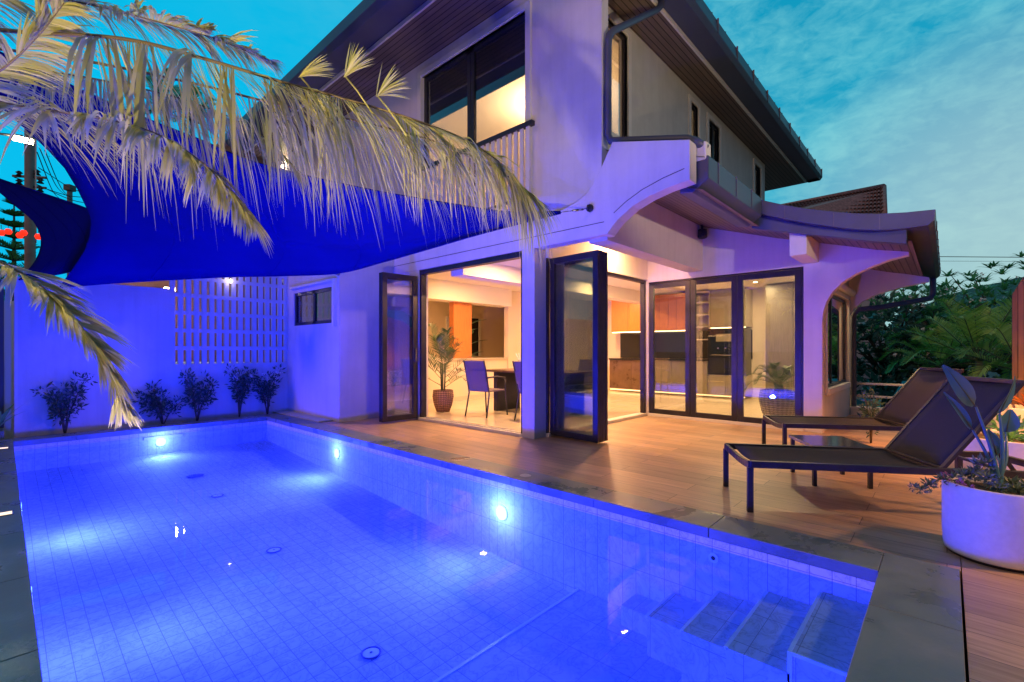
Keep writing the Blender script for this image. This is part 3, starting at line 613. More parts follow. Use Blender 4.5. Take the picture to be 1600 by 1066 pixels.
# door heads and sills
fr = MB(); fr.box(4.87, 4.98, 4.29, 6.66, 2.49, 2.566); fr.box(4.87, 4.98, 4.285, 4.33, .03, 2.49); fr.box(4.87, 4.98, 6.61, 6.655, .03, 2.49)
fr.box(5.10, 8.0, 4.05, 4.13, 2.42, 2.47); fr.box(7.93, 8.0, 4.05, 4.13, .05, 2.42); fr.box(5.10, 5.16, 4.05, 4.13, .05, 2.42)
fr.box(8.01, 8.09, 1.555, 1.58, .05, 2.43); fr.box(8.01, 8.09, 1.58, 4.0, 2.405, 2.428)
H(fr, 'door_frame', 'metal', bevel=.003)
tk = MB(); tk.box(4.84, 5.0, 4.29, 6.66, .0, .045); tk.box(5.10, 8.0, 4.02, 4.17, .0, .05); tk.box(7.98, 8.12, 1.55, 4.0, .0, .05)
H(tk, 'door_sill', 'trim', bevel=.004)
ts = MB(); ts.box(4.875, 4.895, 4.30, 6.65, .0455, .048); ts.box(4.93, 4.95, 4.30, 6.65, .0455, .048); H(ts, 'door_track', 'metal2')

# ------------------------------------------------------------ interior of the house
H(MB().box(5.0, 12.4, 4.17, 12.2, .021, .05).box(8.12, 12.4, 1.48, 4.17, .022, .051), 'inner_floor', 'floor')
cl = MB(); cl.box(5.06, 12.4, 4.17, 12.2, 2.70, 2.74); cl.box(8.16, 12.4, 1.48, 4.17, 2.66, 2.70); H(cl, 'inner_ceiling', 'ceil')
H(MB().box(5.06, 12.2, 5.75, 6.05, 2.42, 2.699).box(5.06, 8.6, 7.95, 8.35, 2.28, 2.699), 'ceiling_beam', 'ceil')
H(MB().box(12.2, 12.35, 1.48, 12.2, .05, 2.70), 'back_wall', 'inner')
H(MB().box(5.06, 8.64, 8.14, 8.26, .05, .98), 'low_wall', 'inner')
H(MB().box(5.06, 8.64, 8.10, 8.30, .98, 1.01), 'wall_cap', 'cabwhite')
H(MB().box(5.06, 8.64, 8.115, 8.139, .05, .15), 'skirting', 'cabwhite')
H(MB().box(6.87, 7.41, 8.12, 8.28, 1.011, 2.28), 'wood_column', 'cabwood')
H(MB().box(8.64, 12.2, 8.10, 8.25, .05, 2.70), 'inner_wall', 'inner')
ow = MB(); ow.box(5.06, 12.2, 11.0, 11.1, .05, 1.0); ow.box(5.06, 12.2, 11.0, 11.1, 2.2, 2.70); ow.box(7.0, 9.0, 11.0, 11.1, 1.0, 2.2); ow.box(10.4, 12.2, 11.0, 11.1, 1.0, 2.2); H(ow, 'far_wall', 'inner')
fm = MB()
for x in (5.1, 6.0, 6.9, 9.0, 9.7, 10.33): fm.box(x, x + .08, 10.95, 11.0, 1.0, 2.2)
fw_ = H(fm, 'far_window', 'trim'); sub(MB().box(5.1, 10.4, 11.03, 11.04, 1.0, 2.2), 'pane', 'blackgloss', fw_)
H(MB().box(5.05, 5.06, 7.0, 12.2, .05, 2.7), 'inner_side_wall', 'inner')

def part_light(name, loc, size, energy, col, par, rot=(0, 0, 0), sy=None, spread=180):
    l = bpy.data.lights.new(name, 'AREA'); l.energy = energy; l.color = col; l.size = size; l.spread = R(spread)
    if sy: l.shape = 'RECTANGLE'; l.size_y = sy
    o = bpy.data.objects.new(name, l); COL.objects.link(o); o.location = Vector(loc) - par.location; o.rotation_euler = rot; o.parent = par; return o
# downlights
WARM = (1, .53, .22); YEL = (1, .68, .32)
dl = [((6.6, 3.66, 3.045), 44, (1, .50, .20), 'hidden downlight in the recessed ceiling over the open corner doorway'), ((5.75, 5.0, 2.70), 62, WARM, 'ceiling downlight over the near end of the dining table'), ((6.6, 6.9, 2.70), 42, WARM, 'ceiling downlight near the potted palm'), ((8.6, 5.4, 2.70), 40, WARM, 'ceiling downlight between dining table and kitchen'),
      ((9.6, 3.25, 2.66), 34, YEL, 'ceiling downlight behind the middle folding door'), ((9.2, 2.05, 2.66), 34, YEL, 'ceiling downlight above the cycad'), ((10.6, 6.6, 2.70), 40, WARM, 'ceiling downlight by the orange wall cabinets'), ((6.8, 9.6, 2.70), 40, WARM, 'ceiling downlight in the back room'), ((10.9, 3.0, 2.66), 24, YEL, 'ceiling downlight above the black oven')]
for (c, e, col, lab) in dl:
    t = thing('ceiling_downlight', lab, 'downlight', c, 'warm downlights in the ground floor ceiling')
    MB().tube([(c[0], c[1], c[2] - .002), (c[0], c[1], c[2] - .014)], .06, 20).build('rim', M['cabwhite'], t)
    MB().disc((c[0], c[1], c[2] - .016), .045, (0, 0, -1)).build('lens', M['warmlamp'], t)
    part_light('downlight_beam', (c[0], c[1], c[2] - .03), .12, e * 1.7, col, t)
for (c, e, lab) in (((7.2, 5.6, 5.96), 260, 'ceiling lamp in the upper room'),):
    t = thing('ceiling_lamp', lab, 'ceiling lamp', c)
    MB().tube([c, (c[0], c[1], c[2] - .06)], .18, 24).build('shade', M['warmlamp'], t); part_light('ceiling_lamp_beam', (c[0], c[1], c[2] - .1), .4, e, (1, .60, .30), t)
    part_light('ceiling_lamp_uplight', (c[0], c[1], c[2] - .5), .4, e * .6, (1, .60, .30), t, (math.pi, 0, 0))
# cove strips along the beam
tag(MB().box(5.2, 12.0, 6.06, 6.09, 2.50, 2.53).build('cove_light', M['cove']), 'long warm cove light strip along the ceiling beam', 'light strip')

# cabinets
def cab(name, label, x0, y0, y1, z0, z1, mat, cat='cabinet', doors=1, handle=True, group=None):
    t = thing(name, label, cat, (x0, (y0 + y1) / 2, z0), group)
    MB().box(x0 + .02, 12.19, y0, y1, z0, z1).build('carcass', M['cabwhite'], t)
    w = (y1 - y0) / doors
    for k in range(doors):
        MB().box(x0, x0 + .02, y0 + k * w + .003, y0 + (k + 1) * w - .003, z0 + .003, z1 - .003).build('door', M[mat], t, bevel=.002)
    return t
cab('wall_cabinet', 'orange oak wall cabinet, farther of two on the kitchen wall', 11.65, 5.85, 6.95, 1.70, 2.64, 'cabwood', doors=2, group='orange oak wall cabinets')
cab('wall_cabinet', 'orange oak wall cabinet beside the open shelves', 11.65, 4.72, 5.84, 1.70, 2.64, 'cabwood', doors=2, group='orange oak wall cabinets')
cab('wall_cabinet', 'taupe wall cabinet above the black oven', 11.65, 3.42, 4.24, 1.74, 2.64, 'cabgrey', doors=1)
cab('base_cabinet', 'brown base cabinet seen through the open doorway', 11.55, 5.6, 6.95, .14, .93, 'darkwood', doors=2)
cab('base_cabinet', 'pale base cabinet behind the left closed glass door', 11.55, 4.26, 5.59, .14, .93, 'cabgrey', doors=3)
cab('base_cabinet', 'drawer cabinet under the black oven', 11.55, 3.42, 4.25, .14, .60, 'cabgrey', doors=2)
cab('tall_cabinet', 'tall taupe cupboard at the right of the kitchen', 11.45, 1.9, 2.95, .06, 2.64, 'cabgrey', doors=2)
t = thing('worktop', 'long black kitchen worktop with lit edge', 'worktop', (11.6, 5.6, .93)); MB().box(11.50, 12.19, 4.26, 6.95, .931, .97).build('slab', M['blackgloss'], t)
MB().box(12.15, 12.19, 3.42, 6.95, .975, 1.69).build('splashback', M['blackgloss'], t)
t = thing('light_strip', 'glowing warm strip under the orange wall cabinets', 'light strip', (11.7, 5.8, 1.69)); MB().box(11.68, 11.74, 4.74, 6.93, 1.682, 1.698).build('diffuser', M['undercab'], t)
t = thing('light_strip', 'glowing warm strip under the taupe wall cabinet', 'light strip', (11.7, 3.8, 1.73)); MB().box(11.68, 11.74, 3.44, 4.22, 1.722, 1.738).build('diffuser', M['undercab'], t)
t = thing('plinth_light', 'yellow light strip along the kitchen plinth', 'light strip', (11.6, 5, .1)); MB().box(11.60, 11.62, 3.42, 6.95, .09, .12).build('diffuser', mat_emit('plinth strip', (1, .62, .28), 2.5), t)
t = thing('open_shelf', 'pale open shelves with four tiers between the wall cabinets', 'shelf', (11.8, 4.5, 1.7))
m_ = MB(); m_.box(11.7, 12.19, 4.25, 4.27, 1.45, 2.64); m_.box(11.7, 12.19, 4.69, 4.71, 1.45, 2.64); m_.build('side_panel', M['cabwhite'], t)
for z in (1.45, 1.76, 2.06, 2.36, 2.62): MB().box(11.7, 12.19, 4.27, 4.69, z, z + .02).build('shelf_board', M['cabwhite'], t)
t = thing('oven', 'black built in double oven with round knobs', 'oven', (11.55, 3.8, .61)); MB().box(11.57, 12.14, 3.43, 4.24, .61, 1.71).build('body', M['blackgloss'], t)
MB().box(11.545, 11.57, 3.46, 4.21, .64, 1.12).build('oven_door', M['blackgloss'], t, bevel=.004)
MB().tube([(11.52, 3.52, 1.08), (11.52, 4.15, 1.08)], .01, 8).build('handle', M['steel'], t)
for k in range(3): MB().tube([(11.57, 3.66 + .17 * k, 1.24), (11.545, 3.66 + .17 * k, 1.24)], .02, 12).build('knob', M['steel'], t)
MB().box(11.555, 11.57, 3.62, 4.05, 1.40, 1.58).build('display', M['cabgrey'], t)
t = thing('refrigerator', 'tall pale grey refrigerator with water dispenser beside the cycad', 'refrigerator', (11.3, 1.7, .05))
MB().box(11.0, 12.1, 1.49, 2.20, .06, 2.05).build('body', mat_plain('fridge steel', (.42, .44, .42), .35, .3), t, bevel=.01)
MB().box(10.985, 11.0, 1.88, 2.08, 1.0, 1.42).build('dispenser', M['blackgloss'], t, bevel=.004); MB().tube([(10.97, 1.82, .7), (10.97, 1.82, 1.6)], .012, 8).build('handle', M['steel'], t)

# dining table and chairs
t = thing('dining_table', 'dark topped dining table on slab legs inside the open doors', 'table', (6.65, 5.5, .05), local=True)
MB().box(-.45, .45, -.95, .95, .74, .78).build('tabletop', M['darkwood'], t, bevel=.006)
for y in (-.8, .72): MB().box(-.32, .32, y, y + .10, 0, .74).build('leg', M['metal'], t, bevel=.004)
def chair():
    t = thing('dining_chair', 'x', 'chair', local=True)
    # faces +X, seat 0.46
    MB().box(-.02, .42, -.23, .23, .43, .46).build('seat', M['chairfab'], t, bevel=.01)
    b = MB(); pts = [(-.03, .46), (-.06, .60), (-.10, .80), (-.15, .96)]
    for (xa, za), (xb, zb) in zip(pts, pts[1:]): b.add([(xa, -.22, za), (xa, .22, za), (xb, .22, zb), (xb, -.22, zb)], [(0, 1, 2, 3)])
    o = b.build('backrest', M['chairfab'], t); so_ = o.modifiers.new('thick', 'SOLIDIFY'); so_.thickness = .018
    for s in (-1, 1):
        MB().tube([(.40, s * .24, .66), (.41, s * .24, .45), (.45, s * .25, .0)], .013, 8).build('leg', M['metal2'], t)
        MB().tube([(-.155, s * .235, .97), (-.10, s * .235, .78), (-.03, s * .235, .46), (-.02, s * .235, .40), (-.10, s * .25, 0)], .013, 8).build('leg', M['metal2'], t)
        MB().tube([(-.08, s * .245, .68), (.18, s * .25, .69), (.40, s * .24, .66)], .016, 8).build('armrest', M['metal2'], t)
    return t
ch = chair(); G = 'mesh dining chairs round the table'
for i, (x, y, a, lab) in enumerate(((5.62, 5.95, 4, 'mauve mesh dining chair in full view, nearest the open doors'), (5.78, 4.95, -6, 'mesh dining chair half hidden behind the plastered column'), (7.50, 5.98, 184, 'mesh dining chair across the table, nearest the potted palm'), (7.52, 5.05, 176, 'mesh dining chair across the table, on the kitchen side'))):
    c = ch if i == 0 else copy_tree(ch); c.location = (x, y, .05); c.rotation_euler.z = R(a); tag(c, lab, 'chair', G)
t = thing('vase', 'small clear vase with white stems on the dining table', 'vase', (6.55, 5.85, .835), local=True)
MB().lathe([(0, 0), (.04, 0), (.05, .06), (.035, .14), (.03, .18)], 0, 0, 20).build('bowl', M['glass'], t)
m_ = MB()
for k in range(7):
    a = k * .9; m_.tube([(0, 0, .05), (.02 * math.cos(a), .02 * math.sin(a), .18), (.08 * math.cos(a), .08 * math.sin(a), .30)], .004, 5)
m_.build('stems', M['flower'], t)

# ============================================================ VEGETATION HELPERS
def leaflet(mb, p, d, side, up, ln, w, droop, seg=4, twist=0):
    """tapering strip starting at p in direction d, bending down"""
    pts = []; q = Vector(p); dd = Vector(d).normalized(); st = ln / seg
    for i in range(seg + 1):
        pts.append(q.copy()); q = q + dd * st; dd = (dd + Vector((0, 0, -droop)) / seg).normalized()
    vs = []
    for i, q in enumerate(pts):
        t = i / seg; ww = w * (0.35 + 1.3 * t if t < .4 else .87 * (1 - t) / .6 + .03)
        dirn = (pts[min(i + 1, seg)] - pts[max(i - 1, 0)]).normalized()
        s = dirn.cross(up); s = s.normalized() if s.length > 1e-4 else Vector((1, 0, 0))
        vs += [q - s * ww / 2, q + s * ww / 2]
    mb.add(vs, [(2 * i, 2 * i + 1, 2 * i + 3, 2 * i + 2) for i in range(seg)], True)
def spline(pts, n):
    pts = [Vector(p) for p in pts]; P = [pts[0] * 2 - pts[1]] + pts + [pts[-1] * 2 - pts[-2]]; o = []
    for i in range(1, len(P) - 2):
        for k in range(n):
            t = k / n; a, b, c, d = P[i - 1:i + 3]
            o.append(.5 * ((2 * b) + (c - a) * t + (2 * a - 5 * b + 4 * c - d) * t * t + (3 * b - a - 3 * c + d) * t ** 3))
    o.append(pts[-1]); return o
def frond(mbl, mbr, pts, n, ln, w, droop, rad=.012, start=.12, lift=.25, spread=.8, jit=.15, taper=.45, down=0.0, rg=rnd, upv=None):
    path = spline(pts, 10); m = len(path)
    mbr.tube(path, [rad * (1 - .8 * i / (m - 1)) for i in range(m)], 6)
    clump = [Vector((0, 0, 0)), Vector((0, 0, 0))]; cl = 1.0
    for i in range(n):
        if i % 7 == 0:
            clump = [Vector((rg.gauss(0, 1), rg.gauss(0, 1), rg.gauss(0, .7))) * jit * 1.1 for _ in (0, 1)]; cl = rg.uniform(.72, 1.12)
        t = start + (1 - start) * (i / (n - 1)); f = t * (m - 1); k = min(int(f), m - 2); p = path[k].lerp(path[k + 1], f - k)
        tg = (path[k + 1] - path[k]).normalized(); up = upv or Vector((0, 0, 1)); s = tg.cross(up).normalized(); u = s.cross(tg).normalized()
        e = math.sin(math.pi * min(1, .18 + t * .82)) ** .6 * (1 - taper) + taper * (1 - t * .6)
        for sg in (-1, 1):
            d = tg * (.35 + .55 * t) + s * sg * spread + u * lift + Vector((0, 0, -down))
            d = d.normalized() + clump[max(sg, 0)] + Vector((rg.uniform(-jit, jit), rg.uniform(-jit, jit), rg.uniform(-jit, jit))) * .6
            leaflet(mbl, p, d, s, u if abs(d.normalized().dot(u)) < .95 else tg, ln * e * cl * rg.uniform(.85, 1.15), w * rg.uniform(.7, 1.2), droop * rg.uniform(.7, 1.3))
def leafblob(mb, c, r, n, size, rg=rnd, aspect=.45, flat=1.0, up=.3):
    c = Vector(c)
    for _ in range(n):
        d = Vector((rg.gauss(0, 1), rg.gauss(0, 1), rg.gauss(0, 1))).normalized(); p = c + Vector((d.x * r, d.y * r, d.z * r * flat)) * rg.uniform(.35, 1) 
        ax = (d + Vector((rg.uniform(-.6, .6), rg.uniform(-.6, .6), rg.uniform(-.4, .4) + up))).normalized()
        s = ax.orthogonal().normalized(); s = (Matrix.Rotation(rg.uniform(0, 6.28), 3, ax) @ s)
        l = size * rg.uniform(.6, 1.3); w = l * aspect; nn = ax.cross(s) * (l * .12)
        mb.add([p, p + ax * l * .45 + s * w / 2 + nn, p + ax * l, p + ax * l * .45 - s * w / 2 + nn], [(0, 1, 2, 3)])
def rosette(mb, c, n, ln, w, rg=rnd, tilt=.5, droop=.5, axis=Vector((0, 0, 1))):
    a0 = rg.uniform(0, 6.28)
    for k in range(n):
        a = a0 + k * 2.4; el = tilt + rg.uniform(-.3, .3) + .5 * (k / n)
        d = Vector((math.cos(a) * math.cos(el), math.sin(a) * math.cos(el), math.sin(el))); leaflet(mb, c, d, None, Vector((0, 0, 1)) if abs(d.z) < .95 else Vector((1, 0, 0)), ln * rg.uniform(.75, 1.1), w, droop, 3)

# ============================================================ FOREGROUND PALM (trunk off frame on the left, in the garden bed)
crown = C(-330, 75, 2.35)
pl = thing('foreground_palm', 'large arching palm with pale drooping fronds hanging over the pool at upper left', 'palm tree', (crown.x, crown.y, -.03))
MB().tube([(crown.x - .05, crown.y + .1, -.1), (crown.x - .02, crown.y + .05, 1.2), (crown.x, crown.y, crown.z)], [.10, .075, .06], 12).build('trunk', M['bark'], pl)
fr_specs = [
    # (pixels+depth path, leaflets, length, width, droop, rib radius, start, lift, spread, jitter, taper, down)
    ([(-330, 75, 2.35), (-100, 45, 2.3), (60, 52, 2.25), (200, 62, 2.2), (330, 95, 2.2), (440, 128, 2.2), (540, 155, 2.22), (640, 185, 2.25), (730, 220, 2.3), (790, 262, 2.32), (830, 310, 2.35)], 260, .94, .020, 1.6, .011, .25, .0, .52, .26, .85, .80),
    ([(-330, 75, 2.35), (-100, 70, 2.5), (100, 90, 2.5), (300, 130, 2.5), (440, 165, 2.5), (560, 190, 2.5), (660, 215, 2.5), (740, 245, 2.5), (800, 280, 2.5), (845, 315, 2.5)], 130, .80, .018, 1.5, .009, .40, .0, .40, .25, .85, .75),
    ([(-330, 75, 2.35), (-120, 130, 2.2), (20, 165, 2.1), (140, 182, 2.05), (240, 208, 2.0), (310, 250, 2.0), (360, 300, 2.0), (395, 345, 2.0)], 260, .46, .018, 1.1, .010, .25, .05, .70, .2, .8, .25),
    ([(-330, 75, 2.35), (-150, 250, 1.9), (-40, 380, 1.75), (40, 432, 1.7), (100, 480, 1.7), (150, 545, 1.7), (180, 600, 1.72), (190, 640, 1.74)], 220, .26, .018, .6, .009, .35, .15, .5, .15, .8, .05),
    ([(-330, 75, 2.35), (-150, 10, 2.4), (0, -12, 2.4), (130, 5, 2.4), (250, 35, 2.4), (340, 62, 2.45), (420, 95, 2.5)], 240, .36, .017, 1.1, .009, .2, .2, .7, .25, .8, .1),
    ([(-330, 75, 2.35), (-200, 160, 2.3), (-80, 150, 2.25), (0, 110, 2.2), (60, 55, 2.2), (100, 5, 2.2)], 130, .40, .016, .8, .012, .3, .1, .8, .18, .7, .2),
    ([(-330, 75, 2.35), (-120, 90, 2.6), (60, 110, 2.6), (180, 130, 2.55), (300, 160, 2.5), (400, 205, 2.5), (470, 270, 2.5)], 200, .46, .014, 1.4, .008, .3, .0, .5, .2, .8, .5),
]
for i, (pp, n, ln, w, droop, rad, st, lift, sp_, jit, tp, dn) in enumerate(fr_specs):
    lf_, rb = MB(), MB(); frond(lf_, rb, [C(*q) for q in pp], n, ln, w, droop, rad, st, lift, sp_, jit, tp, dn, random.Random(11 + i))
    r_ = rb.build('frond', M['rachis'], pl); o = lf_.build('leaflets', M['frond'], r_, fix=False); o.data.transform(Matrix.Translation(-pl.location))
# warm garden spotlight off frame at the left that lights the fronds from below
gs = thing('garden_spotlight', 'small warm garden spotlight on the left pool coping aimed up at the palm fronds', 'spotlight', (-.70, .35, .012))
MB().lathe([(0, 0), (.05, 0), (.05, .02), (.015, .03), (.015, .08)], -.70, .35, 16, .012).build('base', M['metal2'], gs)
MB().tube([(-.73, .35, .06), (-.65, .35, .14)], .045, 16).build('housing', M['metal2'], gs); MB().disc((-.647, .35, .143), .036, (.7, 0, .7)).build('lens', M['warmlamp'], gs)
l = bpy.data.lights.new('garden spot', 'SPOT'); l.energy = 820; l.color = (1, .76, .36); l.spot_size = R(74); l.spot_blend = .9; l.shadow_soft_size = .05
o = bpy.data.objects.new('garden_spot_beam', l); COL.objects.link(o); o.parent = gs; o.location = (.07, 0, .15); o.rotation_euler = Vector((1.35, 1.75, 2.0)).to_track_quat('-Z', 'Y').to_euler()
# bunched dry leaf tips standing up from the main frond
rg = random.Random(4)
for (a, b_, c) in (((470, 120, 2.2), (500, 92, 2.2), (521, 95, 2.2)), ((540, 120, 2.2), (560, 76, 2.2), (572, 76, 2.2)), ((590, 150, 2.2), (606, 128, 2.2), (622, 128, 2.2))):
    m_ = MB()
    for k in range(26): leaflet(m_, C(*a) + Vector((rg.uniform(-.02, .02),) * 3), C(*c) - C(*a) + Vector((rg.uniform(-.06, .06), rg.uniform(-.06, .06), rg.uniform(-.03, .05))), None, Vector((0, 0, 1)), .16, .012, .5)
    m_.tube([C(a[0] + 45, a[1] + 62, a[2]), C(a[0] + 18, a[1] + 22, a[2]), C(*a)], .004, 5)
    m_.build('dry_tuft', M['frond'], pl, fix=False)

# ============================================================ SHADE SAILS
def sail(name, label, A, B, C_, D, nu=26, nv=14, anchors=()):
    """Coons patch from four boundary polylines: A top (left->right), B bottom (left->right), C_ left (top->bottom), D right"""
    def at(pl_, t):
        f = t * (len(pl_) - 1); k = min(int(f), len(pl_) - 2); return pl_[k].lerp(pl_[k + 1], f - k)
    A, B, C_, D = [spline(q, 8) if len(q) > 2 else [Vector(v) for v in q] for q in (A, B, C_, D)]
    vs = []
    for j in range(nv + 1):
        v = j / nv
        for i in range(nu + 1):
            u = i / nu
            p = at(A, u) * (1 - v) + at(B, u) * v + at(C_, v) * (1 - u) + at(D, v) * u - (A[0] * (1 - u) * (1 - v) + A[-1] * u * (1 - v) + B[0] * (1 - u) * v + B[-1] * u * v)
            vs.append(p)
    fs = [(j * (nu + 1) + i, j * (nu + 1) + i + 1, (j + 1) * (nu + 1) + i + 1, (j + 1) * (nu + 1) + i) for j in range(nv) for i in range(nu)]
    t = thing(name, label, 'shade sail', tuple(vs[0]))
    m_ = MB().add(vs, fs, True); o = m_.build('canopy', M['sail'], t); s = o.modifiers.new('thick', 'SOLIDIFY'); s.thickness = .004
    hm = MB(); hm.tube(A, .012, 6); hm.tube(B, .012, 6); hm.build('hem', M['sail'], t)
    for i in range(4, nu - 1, 5):
        sm_ = MB()
        for j in range(nv): sm_.bar(vs[j * (nu + 1) + i] - Vector((0, 0, .006)), vs[(j + 1) * (nu + 1) + i] - Vector((0, 0, .006)), .022, .006)
        sm_.build('seam', M['sail'], t)
    return t
A = [C(-130, 20, 5.0), C(30, 96, 5.1), C(203, 175, 5.25), C(311, 218, 5.4), C(405, 256, 5.5), C(560, 293, 5.6), C(700, 318, 5.62), C(800, 332, 5.62), C(876, 331, 5.60)]
B = [C(92, 449, 6.3), C(200, 441, 6.9), C(350, 433, 7.5), C(440, 431, 7.6), C(528, 427, 7.5), C(600, 409, 6.9), C(680, 386, 6.3), C(760, 363, 5.9), C(876, 333, 5.61)]
Cc = [C(-130, 20, 5.0), C(-60, 110, 5.3), C(40, 202, 5.6), C(101, 263, 5.9), C(135, 325, 6.1), C(142, 350, 6.15), C(132, 392, 6.2), C(92, 449, 6.3)]
D_ = [C(876, 331, 5.60), C(876, 333, 5.61)]
s1 = sail('shade_sail', 'large blue lit shade sail stretched from the house wall over the pool', A, B, Cc, D_)
# turnbuckle and wall ring
anc = Vector((4.845, 3.18, 2.918)); e1 = C(876, 332, 5.60)
tb = MB(); tb.tube([e1, e1.lerp(anc, .4)], .006, 6); tb.tube([e1.lerp(anc, .4), e1.lerp(anc, .75)], .014, 8); tb.tube([e1.lerp(anc, .75), anc - Vector((.04, 0, 0))], .006, 6); tb.build('turnbuckle', M['steel'], s1)
tag(MB().tube([anc - Vector((.025, 0, 0)), anc - Vector((.0, 0, 0))], .045, 20).tube([anc - Vector((.05, 0, .03)), anc - Vector((.06, 0, 0)), anc - Vector((.05, 0, -.03))], .01, 8).build('wall_ring', M['metal2']), 'dark round wall ring on the beam holding the shade sail cable', 'wall anchor')
tag(MB().tube([(3.79, 7.42, 2.46), (3.72, 7.40, 2.47)], .03, 12).tube([(3.73, 7.40, 2.47), (3.70, 7.36, 2.50)], .012, 8).build('wall_hook', M['steel']), 'small steel hook at the top corner of the violet side block', 'wall anchor')
A2 = [C(-80, 250, 6.9), C(0, 280, 6.8), C(60, 300, 6.75), C(140, 328, 6.7), C(175, 350, 6.7)]
B2 = [C(30, 437, 6.5), C(70, 432, 6.5), C(110, 424, 6.55), C(140, 412, 6.6), C(175, 395, 6.65)]
C2 = [C(-80, 250, 6.9), C(-20, 286, 6.8), C(27, 325, 6.7), C(52, 346, 6.65), C(64, 372, 6.6), C(61, 395, 6.55), C(50, 415, 6.5), C(30, 437, 6.5)]
D2 = [C(175, 350, 6.7), C(175, 395, 6.65)]
sail('shade_sail', 'smaller darker blue lit shade sail hanging behind the large one at the left edge', A2, B2, C2, D2)

# ============================================================ BACK WALL WITH LATTICE
YB = 9.5
bw = thing('boundary_wall', 'tall plastered garden wall behind the pool with a lattice opening', 'garden wall', (2, YB, 0))
LX0, LX1, LZ0, LZ1 = 1.90, 3.78, .96, 2.60
m_ = MB(); m_.box(.15, LX0, YB, YB + .12, -.5, 2.22); m_.box(LX0, 3.80, YB, YB + .12, -.5, LZ0); m_.box(LX0, 3.80, YB, YB + .12, LZ1, 2.66); m_.build('wall', M['stonewall'], bw)
ff = MB(); pitch = (LX1 - LX0) / 16.3; x = LX0
for k in range(17): ff.box(x, x + .074, YB + .02, YB + .075, LZ0, LZ1); x += pitch
for k in range(7):
    z = LZ0 + k * .3 - .03
    if k > 0: ff.box(LX0, LX1, YB + .012, YB + .019, z - .03, z + .035)
ff.build('lattice_panel', M['stonewall'], bw)
m_ = MB(); m_.box(.115, .15, YB - .02, YB + .14, -.5, 2.26); m_.build('end_trim', M['trim'], bw)
# shrubs in front of the wall
def shrub(x, y, h, sp_, lab, seed, leaves=520, fl=0, z0=-.03, mat='leaf', size=.075):
    rg = random.Random(seed); t = thing('shrub', lab, 'shrub', (x, y, z0))
    st_, lv, fm_ = MB(), MB(), MB()
    for k in range(6):
        a = rg.uniform(0, 6.28); tip = Vector((x + math.cos(a) * sp_ * rg.uniform(.4, 1), y + math.sin(a) * sp_ * .35 * rg.uniform(.3, 1) , z0 + h * rg.uniform(.6, 1)))
        pth = spline([(x, y, z0), ((x * 2 + tip.x) / 3, (y * 2 + tip.y) / 3, z0 + (tip.z - z0) * .5), tip], 5); st_.tube(pth, [.012 - .001 * i for i in range(len(pth))], 5)
        for q in (tip, pth[7], pth[5], pth[8]): leafblob(lv, q + Vector((rg.uniform(-.05, .05), 0, 0)), .10, leaves // 24, size, rg, .35)
        if fl and k < fl:
            for j in range(2):
                q = tip + Vector((rg.uniform(-.1, .1), -.1, rg.uniform(-.05, .12))); leafblob(fm_, q, .012, 7, .028, rg, .7)
    st_.build('stem', M['bark'], t); lv.build('foliage', M[mat], t, fix=False)
    if fl: fm_.build('flower', M['flower'], t, fix=False)
shrub(.62, 9.38, .82, .24, 'dark shrub against the blue wall under the drooping frond at far left', 1)
shrub(1.78, 9.38, .72, .36, 'dark leafy shrub left of the two under the lattice', 2)
shrub(2.25, 9.36, .80, .30, 'dark leafy shrub in the middle of the bed under the lattice', 5)
shrub(2.90, 9.36, .92, .24, 'dark shrub under the right half of the lattice, taller with sparse top', 3, fl=2)
shrub(3.38, 9.36, .90, .30, 'dark shrub with small white flowers beside the violet side block', 4, fl=5)

# left edge: pillar, plants, ledge
lp = thing('garden_screen', 'dark brown screen wall at the far left edge of the pool', 'screen wall', (-.2, 9.9, 0))
m_ = MB(); m_.box(-3.2, .02, 9.9, 10.0, -.5, 2.2); m_.build('panel', M['gutter_in'], lp); m_ = MB(); m_.box(.03, .09, 9.86, 10.02, -.5, 2.3); m_.build('post', M['rail'], lp)
tag(MB().box(-3, .02, 9.25, 9.6, -.5, .12).build('stone_ledge', M['stone'], bevel=.01), 'low stone ledge at the far left corner of the pool', 'ledge')
t = thing('broadleaf_plant', 'small plant with broad pale edged leaves on the stone ledge', 'plant', (-.08, 9.4, .12))
m_ = MB(); rosette(m_, Vector((-.05, 9.4, .14)), 12, .42, .08, random.Random(5), .7, .6); rosette(m_, Vector((-.4, 9.35, .14)), 12, .45, .08, random.Random(8), .7, .6); m_.build('leaf', M['leaf2'], t, fix=False)

